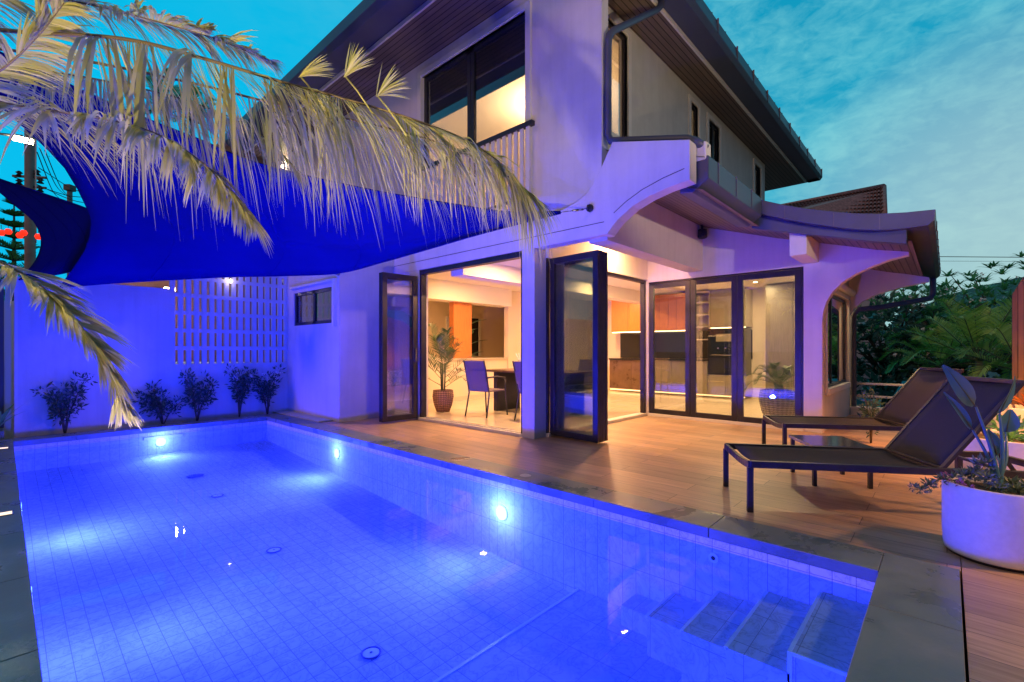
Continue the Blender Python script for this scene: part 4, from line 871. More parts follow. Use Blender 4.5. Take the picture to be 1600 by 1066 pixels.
# ============================================================ SUN LOUNGERS
def lounger():
    t = thing('sun_lounger', 'x', 'sun lounger', local=True)
    # local: x along, foot end at 0, y across, near side y=0, far side y=.667
    Wd = .667; zt_ = .375
    fm_ = MB()
    for y in (.0, Wd): fm_.bar((0, y, zt_ - .02), (2.02, y, zt_ - .02), .035, .05)
    pts = [(0.0 + .035 * math.sin(math.pi * k / 10), Wd * k / 10, zt_ - .02 - .045 * math.sin(math.pi * k / 10)) for k in range(11)]
    for a, b in zip(pts, pts[1:]): fm_.bar(a, b, .03, .05)
    fm_.bar((2.02, 0, zt_ - .02), (2.02, Wd, zt_ - .02), .035, .05); fm_.bar((1.25, 0, zt_ - .03), (1.25, Wd, zt_ - .03), .025, .03)
    fm_.build('frame', M['metal2'], t, bevel=.004)
    for x, y in ((.0, 0), (.0, Wd), (1.78, 0), (1.78, Wd)): MB().box(x - .02, x + .02, y - .0175, y + .0175, 0, zt_ - .045).build('leg', M['metal2'], t, bevel=.003)
    s = MB(); n = 8; vs = []
    for i in range(n + 1):
        x = .06 + (1.235 - .06) * i / n
        for j in range(n + 1):
            y = .02 + (Wd - .04) * j / n; vs.append((x, y, zt_ - .006 - .028 * math.sin(math.pi * j / n)))
    s.add(vs, [(i * (n + 1) + j, i * (n + 1) + j + 1, (i + 1) * (n + 1) + j + 1, (i + 1) * (n + 1) + j) for i in range(n) for j in range(n)], True)
    o = s.build('seat', M['fabric'], t); q = o.modifiers.new('thick', 'SOLIDIFY'); q.thickness = .006
    bx_, bz = 1.25 + .476, zt_ + .605
    b = MB(); vs = []; d = Vector((.476, 0, .605)); nrm = Vector((.605, 0, -.476)).normalized()
    for i in range(n + 1):
        for j in range(n + 1): vs.append(Vector((1.25, .025 + (Wd - .05) * j / n, zt_)) + d * (i / n) + nrm * (.02 * math.sin(math.pi * j / n)))
    b.add(vs, [(i * (n + 1) + j, i * (n + 1) + j + 1, (i + 1) * (n + 1) + j + 1, (i + 1) * (n + 1) + j) for i in range(n) for j in range(n)], True)
    o = b.build('backrest', M['fabric'], t); q = o.modifiers.new('thick', 'SOLIDIFY'); q.thickness = .006
    f = MB()
    for y in (.012, Wd - .012): f.bar((1.25, y, zt_), (bx_, y, bz), .022, .035, up=(0, 1, 0))
    f.bar((bx_, 0, bz), (bx_, Wd, bz), .03, .03); f.bar((1.25, 0, zt_), (1.25, Wd, zt_), .03, .02)
    bf = f.build('backrest_frame', M['metal2'], t, bevel=.004)
    m2 = MB()
    for y in (.05, Wd - .05): m2.bar((1.50, y, zt_ + .30), (1.72, y, zt_ - .03), .02, .02)
    m2.bar((1.72, .05, zt_ - .03), (1.72, Wd - .05, zt_ - .03), .02, .02); m2.build('prop', M['metal2'], t)
    return t
th = math.atan2(.984 * RT.y - .177 * FW.y, .984 * RT.x - .177 * FW.x)
l1 = lounger(); l1.location = (3.762, 1.072, 0); l1.rotation_euler.z = th; tag(l1, 'charcoal mesh sun lounger nearest the pool, raised back beside the white planter', 'sun lounger', 'pair of sun loungers on the deck')
l2 = copy_tree(l1); P2 = FW * 5.27 + RT * 3.05; l2.location = (P2.x, P2.y, 0); tag(l2, 'charcoal mesh sun lounger farther from the pool, behind the small side table', 'sun lounger', 'pair of sun loungers on the deck')
# side table
t = thing('side_table', 'low square dark side table between the two loungers', 'side table', (4.87, .86, 0), local=True, rz=th)
MB().box(-.02, .46, -.02, .52, .33, .36).build('tabletop', mat_plain('blue grey glass top', (.06, .09, .11), .15), t, bevel=.004)
for x, y in ((0, 0), (.44, 0), (0, .47), (.44, .47)): MB().box(x - .015, x + .015, y - .015, y + .015, 0, .33).build('leg', M['metal2'], t)

# ============================================================ PLANTERS
def planter(c, r, h, lab, name='round_planter'):
    t = thing(name, lab, 'planter', (c[0], c[1], 0))
    MB().lathe([(0, .0), (r * .965, .0), (r * .98, .015), (r, h * .3), (r * 1.0, h - .01), (r * .985, h), (r * .93, h), (r * .92, h - .05)], c[0], c[1], 64, .02).build('bowl', M['planter'], t)
    MB().lathe([(0, 0), (r * .90, 0), (r * .90, .022)], c[0], c[1], 48, 0.001).build('foot', M['metal2'], t)
    MB().disc((c[0], c[1], h - .025), r * .93, n=48).build('soil', M['soil'], t)
    return t
pc = FW * 2.731 + RT * 2.813; pc = (pc.x, pc.y)
planter(pc, .238, .40, 'large white round planter at the right holding bird of paradise and succulents')
# bird of paradise
bp = thing('bird_of_paradise', 'bird of paradise plant with blue lit paddle leaves in the large white planter', 'plant', (pc[0], pc[1], .38))
def paddle(mb, base, tip, wid, nrm, seg=8, fold=.25, curl=.05):
    base = Vector(base); tip = Vector(tip); d = tip - base; ln = d.length; d.normalize(); nrm = Vector(nrm); nrm = (nrm - d * nrm.dot(d)).normalized(); s = d.cross(nrm)
    vs = []
    for i in range(seg + 1):
        t = i / seg; w = wid * (math.sin(math.pi * min(.97, t ** .8 * .96 + .03))) ** .75 * .5; c = base + d * ln * t - nrm * curl * ln * (t * 2 - 1) ** 2
        vs += [c - s * w + nrm * w * fold, c - s * w * .5 + nrm * w * fold * .35, c, c + s * w * .5 + nrm * w * fold * .35, c + s * w + nrm * w * fold]
    mb.add(vs, [(i * 5 + k, i * 5 + k + 1, i * 5 + k + 6, i * 5 + k + 5) for i in range(seg) for k in range(4)], True)
root = C(1566, 766, 2.72)
specs = [((1525, 636, 2.85), (1477, 572, 2.80), .105, .1, (0, .15, 0)), ((1562, 647, 2.88), (1590, 588, 2.9), .085, .25, None), ((1520, 672, 2.85), (1478, 614, 2.8), .05, .6, None), ((1572, 676, 2.9), (1580, 640, 2.9), .10, .3, None), ((1558, 712, 2.9), (1545, 672, 2.88), .07, .5, None)]
for i, (a, b_, wd, fold, _) in enumerate(specs):
    a = C(*a); b_ = C(*b_); mid = root.lerp(a, .5) + RT * .01
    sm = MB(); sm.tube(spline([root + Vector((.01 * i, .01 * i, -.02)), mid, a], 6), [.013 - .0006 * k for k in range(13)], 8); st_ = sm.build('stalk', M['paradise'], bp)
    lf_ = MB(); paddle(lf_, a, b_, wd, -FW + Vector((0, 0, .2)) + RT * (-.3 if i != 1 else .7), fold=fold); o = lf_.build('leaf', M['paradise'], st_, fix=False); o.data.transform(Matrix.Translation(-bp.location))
    rib = MB(); rib.tube([a, b_], [.004, .001], 5); o = rib.build('midrib', M['stem'], st_); o.data.transform(Matrix.Translation(-bp.location))
sc_ = thing('succulent', 'trailing grey green succulents spilling over the left rim of the white planter', 'plant', (pc[0], pc[1], .39))
lv, pk, sm = MB(), MB(), MB(); rg = random.Random(21)
for (px, py, D, n, s_) in ((1440, 766, 2.78, 26, .030), (1452, 758, 2.80, 26, .032), (1430, 762, 2.76, 18, .028), (1470, 750, 2.82, 26, .032), (1488, 748, 2.80, 30, .036), (1508, 744, 2.80, 36, .04), (1528, 742, 2.78, 40, .04), (1545, 750, 2.70, 40, .04), (1560, 764, 2.64, 34, .036), (1590, 768, 2.66, 34, .036), (1535, 726, 2.78, 34, .04), (1580, 758, 2.76, 34, .045), (1608, 762, 2.7, 30, .045)):
    rosette(lv, C(px, py, D), n // 2, s_ * 1.5, s_ * .42, rg, .6, .2); leafblob(lv, C(px, py, D), s_ * .8, n, s_, rg, .4)
for (px, py, D) in ((1478, 744, 2.80), (1500, 756, 2.72), (1515, 762, 2.68)): leafblob(pk, C(px, py, D), .02, 26, .018, rg, .6)
sm.tube([C(1500, 752, 2.78), C(1470, 748, 2.82), C(1440, 762, 2.78)], .005, 5); sm.build('stem', M['stem'], sc_); lv.build('leaf', M['succ'], sc_, fix=False); pk.build('pink_leaf', M['succpink'], sc_, fix=False)
q2 = FW * 4.5 + RT * 4.75; planter((q2.x, q2.y), .46, .36, 'white planter lit orange, standing behind the lounger backrest')
q3 = FW * 5.6 + RT * 6.15; planter((q3.x, q3.y), .30, .50, 'taller orange lit planter beside the wooden screen')
t = thing('croton_plant', 'small plant with orange red leaves in the tall orange planter', 'plant', (q3.x, q3.y, .48)); m_ = MB(); rosette(m_, Vector((q3.x - .1, q3.y, .5)), 14, .42, .07, random.Random(3), .45, .9); m_.build('leaf', mat_leaf('orange leaf', (.45, .12, .03), (.6, .25, .08)), t, fix=False)
t = thing('low_plant', 'dark leafy plant in the planter behind the lounger', 'plant', (q2.x, q2.y, .34)); m_ = MB(); rosette(m_, Vector((q2.x - .15, q2.y, .36)), 18, .26, .05, random.Random(4), .5, .9); leafblob(m_, (q2.x - .2, q2.y, .42), .14, 60, .08, random.Random(9)); m_.build('leaf', M['leaf2'], t, fix=False)

# indoor plants
def potted(name, lab, x, y, z, pot, r, h, pr):
    t = thing(name, lab, 'potted plant', (x, y, z), local=True)
    MB().lathe([(0, 0), (r * .62, 0), (r * .85, h * .3), (r, h * .7), (r * .93, h), (r * .86, h), (r * .85, h - .04)], 0, 0, 40).build('pot', M[pot], t)
    MB().disc((0, 0, h - .03), r * .85).build('soil', M['soil'], t); return t
t = potted('potted_palm', 'tall indoor palm in a brown woven pot just inside the open doors', 5.62, 6.95, .05, 'basket', .20, .40, 1)
lv, st_ = MB(), MB(); rg = random.Random(31)
for k in range(5): st_.tube([(.03 * math.cos(k * 1.3), .03 * math.sin(k * 1.3), .36), (.05 * math.cos(k * 1.3), .05 * math.sin(k * 1.3), .9)], .012, 6)
for k in range(16):
    a = k * 2.39; h0 = .55 + (k / 16) * .75; el = .45 + .9 * (k / 16); ln = .55 + .25 * rg.random(); d = Vector((math.cos(a) * math.cos(el), math.sin(a) * math.cos(el), math.sin(el)))
    p0 = Vector((.03 * math.cos(a), .03 * math.sin(a), h0 * .8)); frond(lv, st_, [p0, p0 + d * ln * .5, p0 + d * ln * .85 + Vector((0, 0, -.03)), p0 + d * ln * 1.1 + Vector((0, 0, -.16))], 20, .26, .022, .5, .006, .2, .3, .7, .08, .5, 0, rg)
st_.build('stem', M['stem'], t); lv.build('frond', M['leafin'], t, fix=False)
t = potted('potted_cycad', 'cycad with stiff arching fronds in a pale woven pot behind the closed glass door', 8.45, 1.98, .052, 'potwhite', .29, .50, 1)
lv, st_ = MB(), MB(); st_.tube([(0, 0, .42), (0, 0, .60)], [.08, .06], 10)
for k in range(18):
    a = k * 2.4; el = .25 + .9 * (k / 18); ln = .50; d = Vector((math.cos(a) * math.cos(el), math.sin(a) * math.cos(el), math.sin(el))); p0 = Vector((0, 0, .58))
    frond(lv, st_, [p0, p0 + d * ln * .6, p0 + d * ln + Vector((0, 0, -.10)), p0 + d * ln * 1.2 + Vector((0, 0, -.25))], 26, .13, .012, .15, .006, .12, .35, .8, .05, .6, 0, rg)
st_.build('trunk', M['stem'], t); lv.build('frond', M['leafin'], t, fix=False)
t = potted('potted_broadleaf', 'dark broad leaved plant on the far side of the low wall', 8.0, 8.9, .05, 'potwhite', .2, .5, 1)
lv, st_ = MB(), MB(); st_.tube([(0, 0, .45), (.03, 0, 1.2), (0, .02, 2.0)], .018, 6)
for k in range(13):
    a = k * 2.4; z = .8 + k * .1; d = Vector((math.cos(a), math.sin(a), .25)); paddle(lv, Vector((0, 0, z)) + d * .06, Vector((0, 0, z)) + d * .50, .14, (0, 0, 1))
st_.build('stem', M['stem'], t); lv.build('leaf', M['leaf'], t, fix=False)

# ============================================================ RIGHT SIDE: screen, railing, trees, hill, neighbours
ws = thing('wood_screen', 'tall wood clad screen wall at the right edge, lit orange from above', 'screen wall', (7.6, -.55, 0))
a = C(1581, 455, 6.2); b_ = C(1680, 400, 5.1)
dv = Vector((b_.x - a.x, b_.y - a.y, 0)).normalized(); nn = Vector((-dv.y, dv.x, 0))
q = [(a.x, a.y), (a.x + dv.x * 3.0, a.y + dv.y * 3.0)]
zt1, zt2 = a.z, a.z + .9
th_ = nn * .12
m_ = MB().add([(q[0][0], q[0][1], 0), (q[1][0], q[1][1], 0), (q[1][0], q[1][1], zt2), (q[0][0] + dv.x * .35, q[0][1] + dv.y * .35, zt1 + .22), (q[0][0], q[0][1], zt1 - .05)] + [(q[0][0] + th_.x, q[0][1] + th_.y, 0), (q[1][0] + th_.x, q[1][1] + th_.y, 0), (q[1][0] + th_.x, q[1][1] + th_.y, zt2), (q[0][0] + dv.x * .35 + th_.x, q[0][1] + dv.y * .35 + th_.y, zt1 + .22), (q[0][0] + th_.x, q[0][1] + th_.y, zt1 - .05)],
               [(0, 1, 2, 3, 4), (9, 8, 7, 6, 5), (0, 5, 6, 1), (1, 6, 7, 2), (2, 7, 8, 3), (3, 8, 9, 4), (4, 9, 5, 0)])
m_.build('cladding', M['cladwood'], ws)
# lamp over the screen
lm = Vector(a) + dv * 1.75 - nn * 0.5 + Vector((0, 0, .05)); lm.z = 2.35
if (Vector((0, 0, 0)) - Vector((a.x, a.y, 0))).dot(nn) > 0: lm = Vector(a) + dv * 1.75 + nn * .5; lm.z = 2.45
t = thing('wall_lamp', 'warm wall lamp shining down the wooden screen', 'wall lamp', tuple(lm))
MB().tube([lm + Vector((0, 0, .02)), lm + Vector((0, 0, .12))], .05, 16).build('shade', M['metal2'], t); MB().disc(lm + Vector((0, 0, .018)), .04, (0, 0, -1)).build('bulb', M['warmlamp'], t)
l = bpy.data.lights.new('wall lamp', 'SPOT'); l.energy = 560; l.color = (1, .38, .10); l.shadow_soft_size = .05; l.spot_size = R(112); l.spot_blend = .8; o = bpy.data.objects.new('wall_lamp_beam', l); COL.objects.link(o); o.parent = t; o.location = (0, 0, -.06)

# second lamp, unseen, added to warm the deck and the upper side wall
lm2 = FW * 1.9 + RT * 4.3 + Vector((0, 0, 2.35))
t = thing('wall_lamp', 'added unseen warm lamp beside the planter that lights the deck and upper wall', 'wall lamp', tuple(lm2))
MB().tube([lm2 + Vector((0, 0, .02)), lm2 + Vector((0, 0, .12))], .05, 16).build('shade', M['metal2'], t); MB().disc(lm2 + Vector((0, 0, .018)), .04, (0, 0, -1)).build('bulb', M['warmlamp'], t)
l = bpy.data.lights.new('wall lamp', 'SPOT'); l.energy = 300; l.color = (1, .47, .20); l.shadow_soft_size = .12; l.spot_size = R(125); l.spot_blend = .7; o = bpy.data.objects.new('wall_lamp_beam', l); COL.objects.link(o); o.parent = t; o.location = (0, 0, -.08)

l = bpy.data.lights.new('wall lamp up beam', 'SPOT'); l.energy = 420; l.color = (1, .78, .58); l.shadow_soft_size = .08; l.spot_size = R(70); l.spot_blend = .5
o = bpy.data.objects.new('wall_lamp_up_beam', l); COL.objects.link(o); o.parent = t; o.location = (0, 0, .16); o.rotation_euler = (Vector((8.2, 3.6, 5.6)) - lm2).to_track_quat('-Z', 'Y').to_euler()
# low wall and railing at the terrace edge
tw = thing('terrace_wall', 'low plastered wall at the right edge of the terrace', 'low wall', (10.7, 0, 0)); MB().box(10.70, 10.86, -6.5, 1.32, -1.5, .12).build('wall', M['plaster2'], tw); MB().box(10.67, 10.90, -6.5, 1.32, .12, .15).build('cap', M['trim'], tw)
rw = thing('terrace_railing', 'white two bar railing on the low terrace wall', 'railing', (10.78, 0, .15))
for z in (.35, .58): MB().tube([(10.78, -6.4, z), (10.78, 1.30, z)], .022, 10).build('rail_bar', M['rail'], rw)
for y in (-5.8, -4.0, -2.2, .45): MB().box(10.755, 10.805, y - .02, y + .02, .15, .60).build('post', M['rail'], rw)
t = thing('garden_slide', 'teal slanting slide beyond the white railing', 'slide', (12.6, .2, 0))
a = C(1405, 636, 10.6); b_ = C(1435, 598, 11.2)
m_ = MB(); m_.bar(a + Vector((0, 0, -.2)), b_, .6, .06); m_.build('chute', M['teal'], t); m_ = MB(); m_.bar(b_, (b_.x, b_.y, -1.6), .1, .1); m_.build('post', M['rail'], t)
tag(MB().box(12.2, 12.3, 1.0, 2.6, -1.6, .18).build('water_tank', M['teal'], bevel=.03), 'low teal panel behind the railing beside the house corner', 'tank')
shrub(7.6, .72, .62, .22, 'small sparse shrub growing by the house corner behind the loungers', 12, 380, z0=0, mat='leaf', size=.06)

def tree(x, y, z0, h, r, lab, seed, kind, n=120, leaf=.34, mat='leaf2', fl=0, group=None):
    rg = random.Random(seed); t = thing('tree', lab, 'tree', (x, y, z0), group); tk_, lv, fm_ = MB(), MB(), MB()
    tk_.tube([(x, y, z0), (x + .1, y, z0 + h * .35), (x, y + .1, z0 + h * .6)], [.16, .12, .08], 8)
    for k in range(n):
        d = Vector((rg.gauss(0, 1), rg.gauss(0, 1), rg.gauss(0, .8))).normalized() * (rg.uniform(.25, 1) ** .6); p = Vector((x, y, z0 + h * .62)) + Vector((d.x * r, d.y * r, d.z * h * .42))
        if k % 7 == 0: tk_.tube([(x, y, z0 + h * .4), (Vector((x, y, z0 + h * .5)) + p) / 2, p], [.06, .035, .012], 5)
        rosette(lv, p, 14, leaf * rg.uniform(.8, 1.2), leaf * .26, rg, .35, .6)
        if fl and k % fl == 0:
            for j in range(3): leafblob(fm_, p + Vector((rg.uniform(-.2, .2), rg.uniform(-.2, .2), .12)), .02, 7, .06, rg, .8)
    tk_.build('trunk', M['bark'], t); lv.build('crown', M[mat], t, fix=False)
    if fl: fm_.build('flower', M['flower'], t, fix=False)
TG = 'frangipani trees beyond the terrace'
for i, (px, D, h, r, lab, fl) in enumerate(((1385, 15.5, 4.7, 2.1, 'dark frangipani tree with white flowers right behind the arch fin', 4), (1480, 14.5, 4.9, 2.2, 'frangipani tree with white flowers left of the wooden screen', 6), (1570, 17, 6.0, 2.6, 'frangipani tree farthest to the right behind the areca palm', 7), (1420, 20, 6.0, 2.2, 'taller frangipani tree farther behind the downpipe', 0))):
    p = FW * D + RT * ((px - 800) / 736 * D); tree(p.x, p.y, -1.6, h, r, lab, 40 + i, 0, n=230, leaf=.36, mat='leaf' if i == 0 else 'leaf2', fl=fl, group=TG)
p = FW * 17 + RT * (610 / 736 * 17); 
t = thing('hedge', 'dark dense hedge behind the terrace railing', 'hedge', (p.x, p.y, -1.6)); m_ = MB(); rg = random.Random(77)
for k in range(90):
    px = 1330 + 400 * rg.random(); D = rg.uniform(13.5, 15); q = C(px, 640 - 150 * rg.random(), D); leafblob(m_, q, .5, 34, .24, rg, .45)
m_.build('foliage', M['leaf'], t, fix=False)
# areca palms
def areca(px, D, z0, zc, n, ln, lab, seed):
    rg = random.Random(seed); b = FW * D + RT * ((px - 800) / 736 * D); t = thing('areca_palm', lab, 'palm tree', (b.x, b.y, z0), 'areca palms beyond the terrace'); lv, rb, tk_ = MB(), MB(), MB()
    tk_.tube([(b.x, b.y, z0), (b.x, b.y, zc)], .06, 8)
    for k in range(n):
        a = k * 2.4 + rg.uniform(-.3, .3); el = .15 + 1.2 * (k / n); d = Vector((math.cos(a) * math.cos(el), math.sin(a) * math.cos(el), math.sin(el))); p0 = Vector((b.x, b.y, zc))
        l_ = ln * rg.uniform(.8, 1.1); frond(lv, rb, [p0, p0 + d * l_ * .5, p0 + d * l_ * .85 + Vector((0, 0, -.08)), p0 + d * l_ * 1.1 + Vector((0, 0, -.45))], 38, .42, .032, .6, .014, .2, .35, .7, .07, .5, 0, rg)
    tk_.build('trunk', M['bark'], t); rb.build('rachis', M['stem'], t); lv.build('frond', M['areca'], t, fix=False)
areca(1530, 10.5, -1.6, .95, 18, 1.7, 'green areca palm with arching fronds left of the wooden screen', 51)
areca(1475, 12.0, -1.6, .75, 14, 1.4, 'lower areca palm behind the lounger backrest', 52)
areca(1600, 9.0, -1.6, .75, 14, 1.3, 'areca palm fronds touching the wooden screen', 53)
# hill
hm = MB(); n = 48; vs = []; rg = random.Random(5)
for j in range(14):
    for i in range(n + 1):
        px = 1380 + 900 * i / n; D = 120 + 18 * j; s = j / 13
        prof = 90 * (1 - math.exp(-max(0, px - 1395) / 150)) ** 1.25 ; hz = prof * math.sin(math.pi * min(1, s * 1.0) / 2) ** .8
        q = C(px, 547, D); q.z = -1.6 + (hz + (60 if px > 1395 else 20) * s) / 736 * D * .98 + rg.uniform(-.8, .8) * (1 if j else 0); vs.append(q)
hm.add(vs, [(j * (n + 1) + i, j * (n + 1) + i + 1, (j + 1) * (n + 1) + i + 1, (j + 1) * (n + 1) + i) for j in range(13) for i in range(n)], True)
struct(hm.build('hill', M['hill']))
# neighbouring tiled roof house
nh = thing('neighbour_house', 'neighbouring house with a brown tiled gable roof behind the kitchen roof', 'house', (28, 6, -1.6))
A_ = C(1190, 333, 24); B_ = C(1381, 333, 24); T_ = C(1379, 291, 25.5)
r0 = C(1150, 352, 24); r1 = C(1383, 352, 24); t0 = C(1150, 352, 26.5); t0 = C(1205, 326, 26.5); t1 = C(1381, 291, 26.0)
m_ = MB(); cols = 34; rows = 10
for j in range(rows):
    for i in range(cols):
        def PT(u, v): return (r0.lerp(r1, u)).lerp(t0.lerp(t1, u), v)
        u0, u1 = i / cols, (i + 1) / cols; v0, v1 = j / rows, (j + 1) / rows; nz = Vector((0, 0, .05)); m_.add([PT(u0, v0) + nz, PT((u0 * 2 + u1) / 3, v0) + nz * 3, PT((u0 + 2 * u1) / 3, v0) + nz * 3, PT(u1, v0) + nz * .3, PT(u1, v1) - nz, PT((u0 + 2 * u1) / 3, v1) + nz, PT((u0 * 2 + u1) / 3, v1) + nz, PT(u0, v1) - nz], [(0, 1, 6, 7), (1, 2, 5, 6), (2, 3, 4, 5)])
m_.add([r0 - Vector((0, 0, .12)), r1 - Vector((0, 0, .12)), t1 - Vector((0, 0, .12)), t0 - Vector((0, 0, .12))], [(0, 1, 2, 3)]); m_.build('roof', M['rooftile'], nh, fix=False)
m_ = MB(); m_.tube([t0, t1], .14, 8); m_.tube([t1, r1], .12, 8); m_.build('ridge', M['rooftile'], nh)
wv = [r0, r1, r1 + FW * 8, r0 + FW * 8]; m_ = MB().add([(v.x, v.y, -1.6) for v in wv] + [(v.x, v.y, r0.z - .1) for v in wv], [(0, 1, 5, 4), (1, 2, 6, 5), (2, 3, 7, 6), (3, 0, 4, 7)]); m_.build('wall', M['plaster2'], nh)
# wires on the right
wr = MB(); wr.tube([C(1440, 401, 40), C(1700, 403, 40)], .03, 5); tag(wr.build('power_line', M['wire']), 'upper power line above the trees at the right', 'cable')
wr = MB(); wr.tube([C(1440, 408, 42), C(1700, 409, 42)], .015, 5); tag(wr.build('power_line', M['wire']), 'lower thinner power line above the trees at the right', 'cable')

# ============================================================ LEFT BACKGROUND
t = thing('utility_pole', 'tall utility pole with insulators behind the smaller shade sail', 'utility pole', tuple(C(47, 547, 22) * 1)); b0 = C(47, 547, 22)
MB().tube([(b0.x, b0.y, -1.6), (b0.x, b0.y, C(47, 200, 22).z)], .20, 10).build('post', M['pole'], t)
m_ = MB(); m_.bar(C(20, 275, 22), C(72, 278, 22), .08, .1); m_.bar(C(20, 290, 22), C(72, 294, 22), .08, .1); m_.build('crossarm', M['metal2'], t)
for px, py in ((30, 272), (30, 285), (63, 283), (63, 296), (58, 270)): MB().lathe([(0, -.1), (.14, -.1), (.06, 0), (.14, .06), (.05, .14), (0, .16)], *C(px, py, 22).xy, 10, C(px, py, 22).z).build('insulator', M['metal2'], t)
MB().tube([C(56, 200, 21.7), C(56, 380, 21.7)], .03, 6).build('conduit', M['rail'], t)
b0 = C(109, 547, 34); t = thing('utility_pole', 'short looking utility pole farther away, its top above the dark sail', 'utility pole', (b0.x, b0.y, -1.6))
MB().tube([(b0.x, b0.y, -1.6), (b0.x, b0.y, C(109, 291, 34).z)], .16, 10).build('post', M['pole'], t); m_ = MB(); m_.bar(C(104, 294, 34), C(114, 294, 34), .5, .4); m_.build('cap', M['metal2'], t)
sr = [((22, 277, 22), (170, 305, 36)), ((40, 280, 22), (170, 316, 36)), ((60, 262, 22), (160, 300, 34)), ((62, 232, 22), (104, 306, 34)), ((70, 235, 22), (112, 310, 34)), ((58, 238, 22), (97, 314, 34))]
for i, (a, b_) in enumerate(sr):
    a = C(*a); b_ = C(*b_); mid = a.lerp(b_, .5) - Vector((0, 0, .5)); tag(MB().tube(spline([a, mid, b_], 6), .022, 4).build('street_wire', M['wire']), 'thin black wire slung between the two utility poles', 'cable', 'wires between the utility poles')
b0 = C(30, 547, 18); t = thing('street_lamp', 'street lamp glowing white behind the palm fronds at upper left', 'street lamp', (b0.x, b0.y, -1.6)); lp_ = C(36, 218, 18)
MB().tube([(b0.x - .8, b0.y, -1.6), (b0.x - .8, b0.y, lp_.z), (lp_.x, lp_.y, lp_.z + .1)], .07, 8).build('post', M['metal2'], t); MB().box(lp_.x - .28, lp_.x + .28, lp_.y - .14, lp_.y + .14, lp_.z - .08, lp_.z + .04).build('lamp_head', M['streetlamp'], t)
# pine
b0 = C(22, 547, 26); t = thing('pine_tree', 'layered dark pine tree under the small shade sail at the left edge', 'pine tree', (b0.x, b0.y, -1.6)); tk_, lv = MB(), MB(); top = C(22, 320, 26).z
tk_.tube([(b0.x, b0.y, -1.6), (b0.x, b0.y, top)], [.25, .03], 8); rg = random.Random(9); z = top
k = 0
while z > 0:
    ln = .25 + (top - z) * .34
    for j in range(9):
        a = j * .70 + k; d = Vector((math.cos(a), math.sin(a), .25)); p0 = Vector((b0.x, b0.y, z)); frond(lv, tk_, [p0, p0 + d * ln * .6, p0 + d * ln], 14, .5, .10, .1, .03, .1, .3, .6, .15, .5, 0, rg)
    z -= .62; k += .5
tk_.build('trunk', M['bark'], t); lv.build('crown', M['leaf2'], t, fix=False)
# red lanterns
for i, (px, py) in enumerate(((2, 364), (13, 362), (31, 368), (37, 364), (60, 370))):
    c = C(px, py, 20); t = thing('red_lantern', 'glowing red lantern behind the dark pine tree', 'lantern', tuple(c), 'red lanterns behind the pine'); MB().lathe([(0, -.13), (.08, -.11), (.13, 0), (.08, .11), (0, .13)], c.x, c.y, 12, c.z).build('shade', M['redglow'], t); MB().tube([c + Vector((0, 0, .16)), c + Vector((0, 0, .34))], .01, 5).build('cord', M['wire'], t)
# the neighbour's lit wall beyond the lattice and the left edge
nw = thing('neighbour_wall', 'pale neighbouring wall lit behind the lattice opening', 'garden wall', (2, 12, -1)); MB().box(-2.5, 1.0, 13.3, 13.45, -1.2, 2.15).build('wall', M['stonewall'], nw); MB().box(1.3, 7, 14, 14.1, -1.2, 3.4).build('back_panel', mat_plain('terracotta wall', (.35, .16, .12), .8, noise=.3, nscale=3), nw)
pc_ = thing('parked_car', 'white parked car seen in slivers through the lattice', 'car', (3.2, 11.6, -.5), local=True)
bd = MB(); bd.prismy([(-2.0, .25), (2.0, .25), (2.1, .6), (2.0, .85), (1.2, .95), (.7, 1.42), (-.9, 1.45), (-1.6, .98), (-2.1, .85)], -.8, .8); bd.build('body', M['stonewall'], pc_, bevel=.06)
MB().prismy([(-1.35, 1.0), (.95, 1.0), (.6, 1.36), (-.85, 1.38)], -.81, .81).build('window', M['blackgloss'], pc_)
for x in (-1.3, 1.3):
    for y in (-.78, .66):
        w_ = MB().tube([(x, y, .32), (x, y + .12, .32)], .32, 20).build('wheel', M['wire'], pc_)
for y in (-.7, .5): MB().box(-2.12, -2.02, y, y + .2, .68, .8).build('tail_light', M['redglow'], pc_)
t = thing('street_light', 'lamp on the lane side lighting the neighbouring wall', 'wall lamp', (2.6, 13.1, 2.6)); MB().box(2.5, 2.7, 13.0, 13.1, 2.55, 2.62).build('lens', M['streetlamp'], t); l = bpy.data.lights.new('lane lamp', 'POINT'); l.energy = 45; l.color = (1, .85, .8); l.shadow_soft_size = .1; o = bpy.data.objects.new('lane_lamp_beam', l); COL.objects.link(o); o.parent = t; o.location = (0, -.9, -.1)
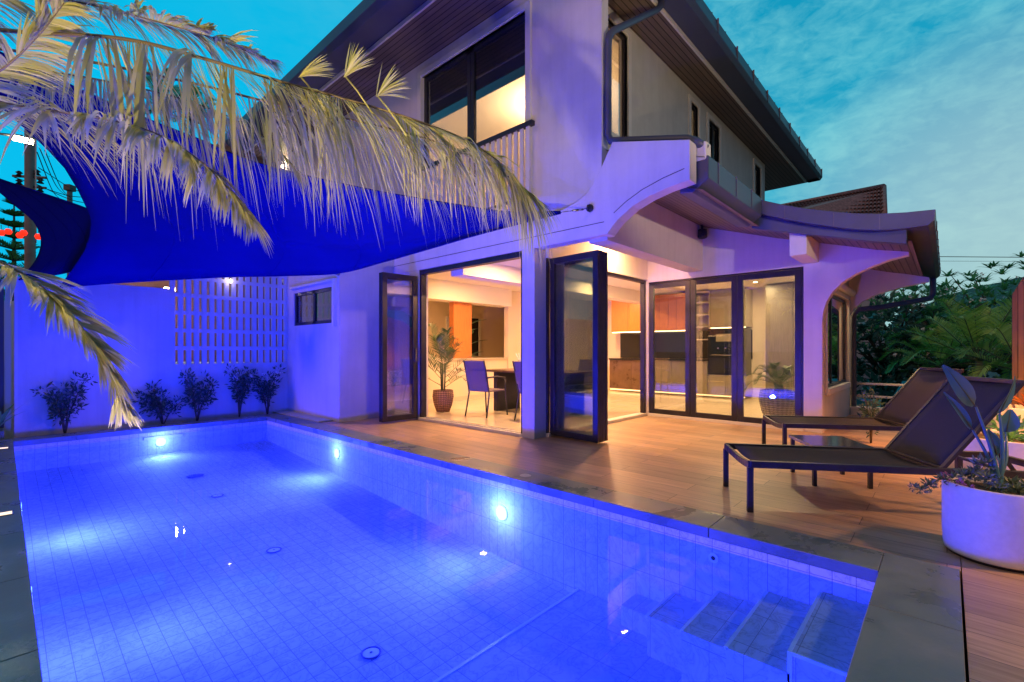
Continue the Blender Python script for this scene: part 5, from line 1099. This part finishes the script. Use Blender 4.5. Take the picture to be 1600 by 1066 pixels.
# small wall spotlights
c = Vector((2.78, YB - .06, 2.44)); t = thing('wall_spotlight', 'tiny bright star like lamp on top of the lattice', 'spotlight', tuple(c)); MB().lathe([(0, -.03), (.03, 0), (0, .03)], c.x, c.y, 10, c.z).build('bulb', M['streetlamp'], t); MB().tube([c, c + Vector((0, .07, 0))], .012, 6).build('arm', M['metal2'], t)
c = Vector((4.90, 9.05, 4.55)); c = C(445, 257, 5.4); c = Vector((4.93, c.y * 4.93 / c.x, 1.2 + (c.z - 1.2) * 4.93 / c.x)); t = thing('wall_spotlight', 'small bright wall lamp on the upper house wall above the shade sail', 'spotlight', tuple(c)); MB().box(c.x - .1, c.x, c.y - .06, c.y + .06, c.z - .09, c.z + .06).build('lens', M['streetlamp'], t, bevel=.02)
# eaves spotlight
c = Vector((7.78, 2.96, 3.20)); t = thing('eaves_spotlight', 'black round spotlight hanging under the slatted soffit above the glass doors', 'spotlight', tuple(c)); MB().tube([c + Vector((0, 0, .06)), c + Vector((0, -.02, -.04))], .02, 8).build('bracket', M['metal2'], t); MB().lathe([(.0, .0), (.07, .0), (.075, -.12), (.06, -.14), (.0, -.10)], c.x, c.y - .02, 20, c.z - .03).build('housing', M['metal2'], t)
# palms beyond the sail
for i, (px, py, D, ln, lab) in enumerate(((262, 178, 26, 2.4, 'dark distant palm top rising above the big shade sail'), (300, 190, 32, 2.4, 'second distant palm top, right of and lower than the first above the sail'))):
    b = C(px, py, D); t = thing('distant_palm', lab, 'palm tree', (b.x, b.y, -1.6), 'distant palms above the sail'); lv, rb = MB(), MB(); rb.tube([(b.x, b.y, -1.6), b], .12, 8); rg = random.Random(60 + i)
    for k in range(16):
        a = k * 2.4; el = -.1 + 1.2 * (k / 16); d = Vector((math.cos(a) * math.cos(el), math.sin(a) * math.cos(el), math.sin(el))); frond(lv, rb, [b, b + d * ln * .6 + Vector((0, 0, .2)), b + d * ln + Vector((0, 0, -.3))], 24, .8, .07, .3, .03, .15, .3, .6, .08, .5, 0, rg)
    rb.build('trunk', M['bark'], t); lv.build('frond', M['leaf2'], t, fix=False)

for o in bpy.data.objects:
    if '_local' in o: del o['_local']
S.cycles.max_bounces = 8; S.cycles.transparent_max_bounces = 24; S.cycles.diffuse_bounces = 4; S.cycles.glossy_bounces = 4
S.cycles.sample_clamp_indirect = 6; S.cycles.caustics_reflective = False; S.cycles.caustics_refractive = False
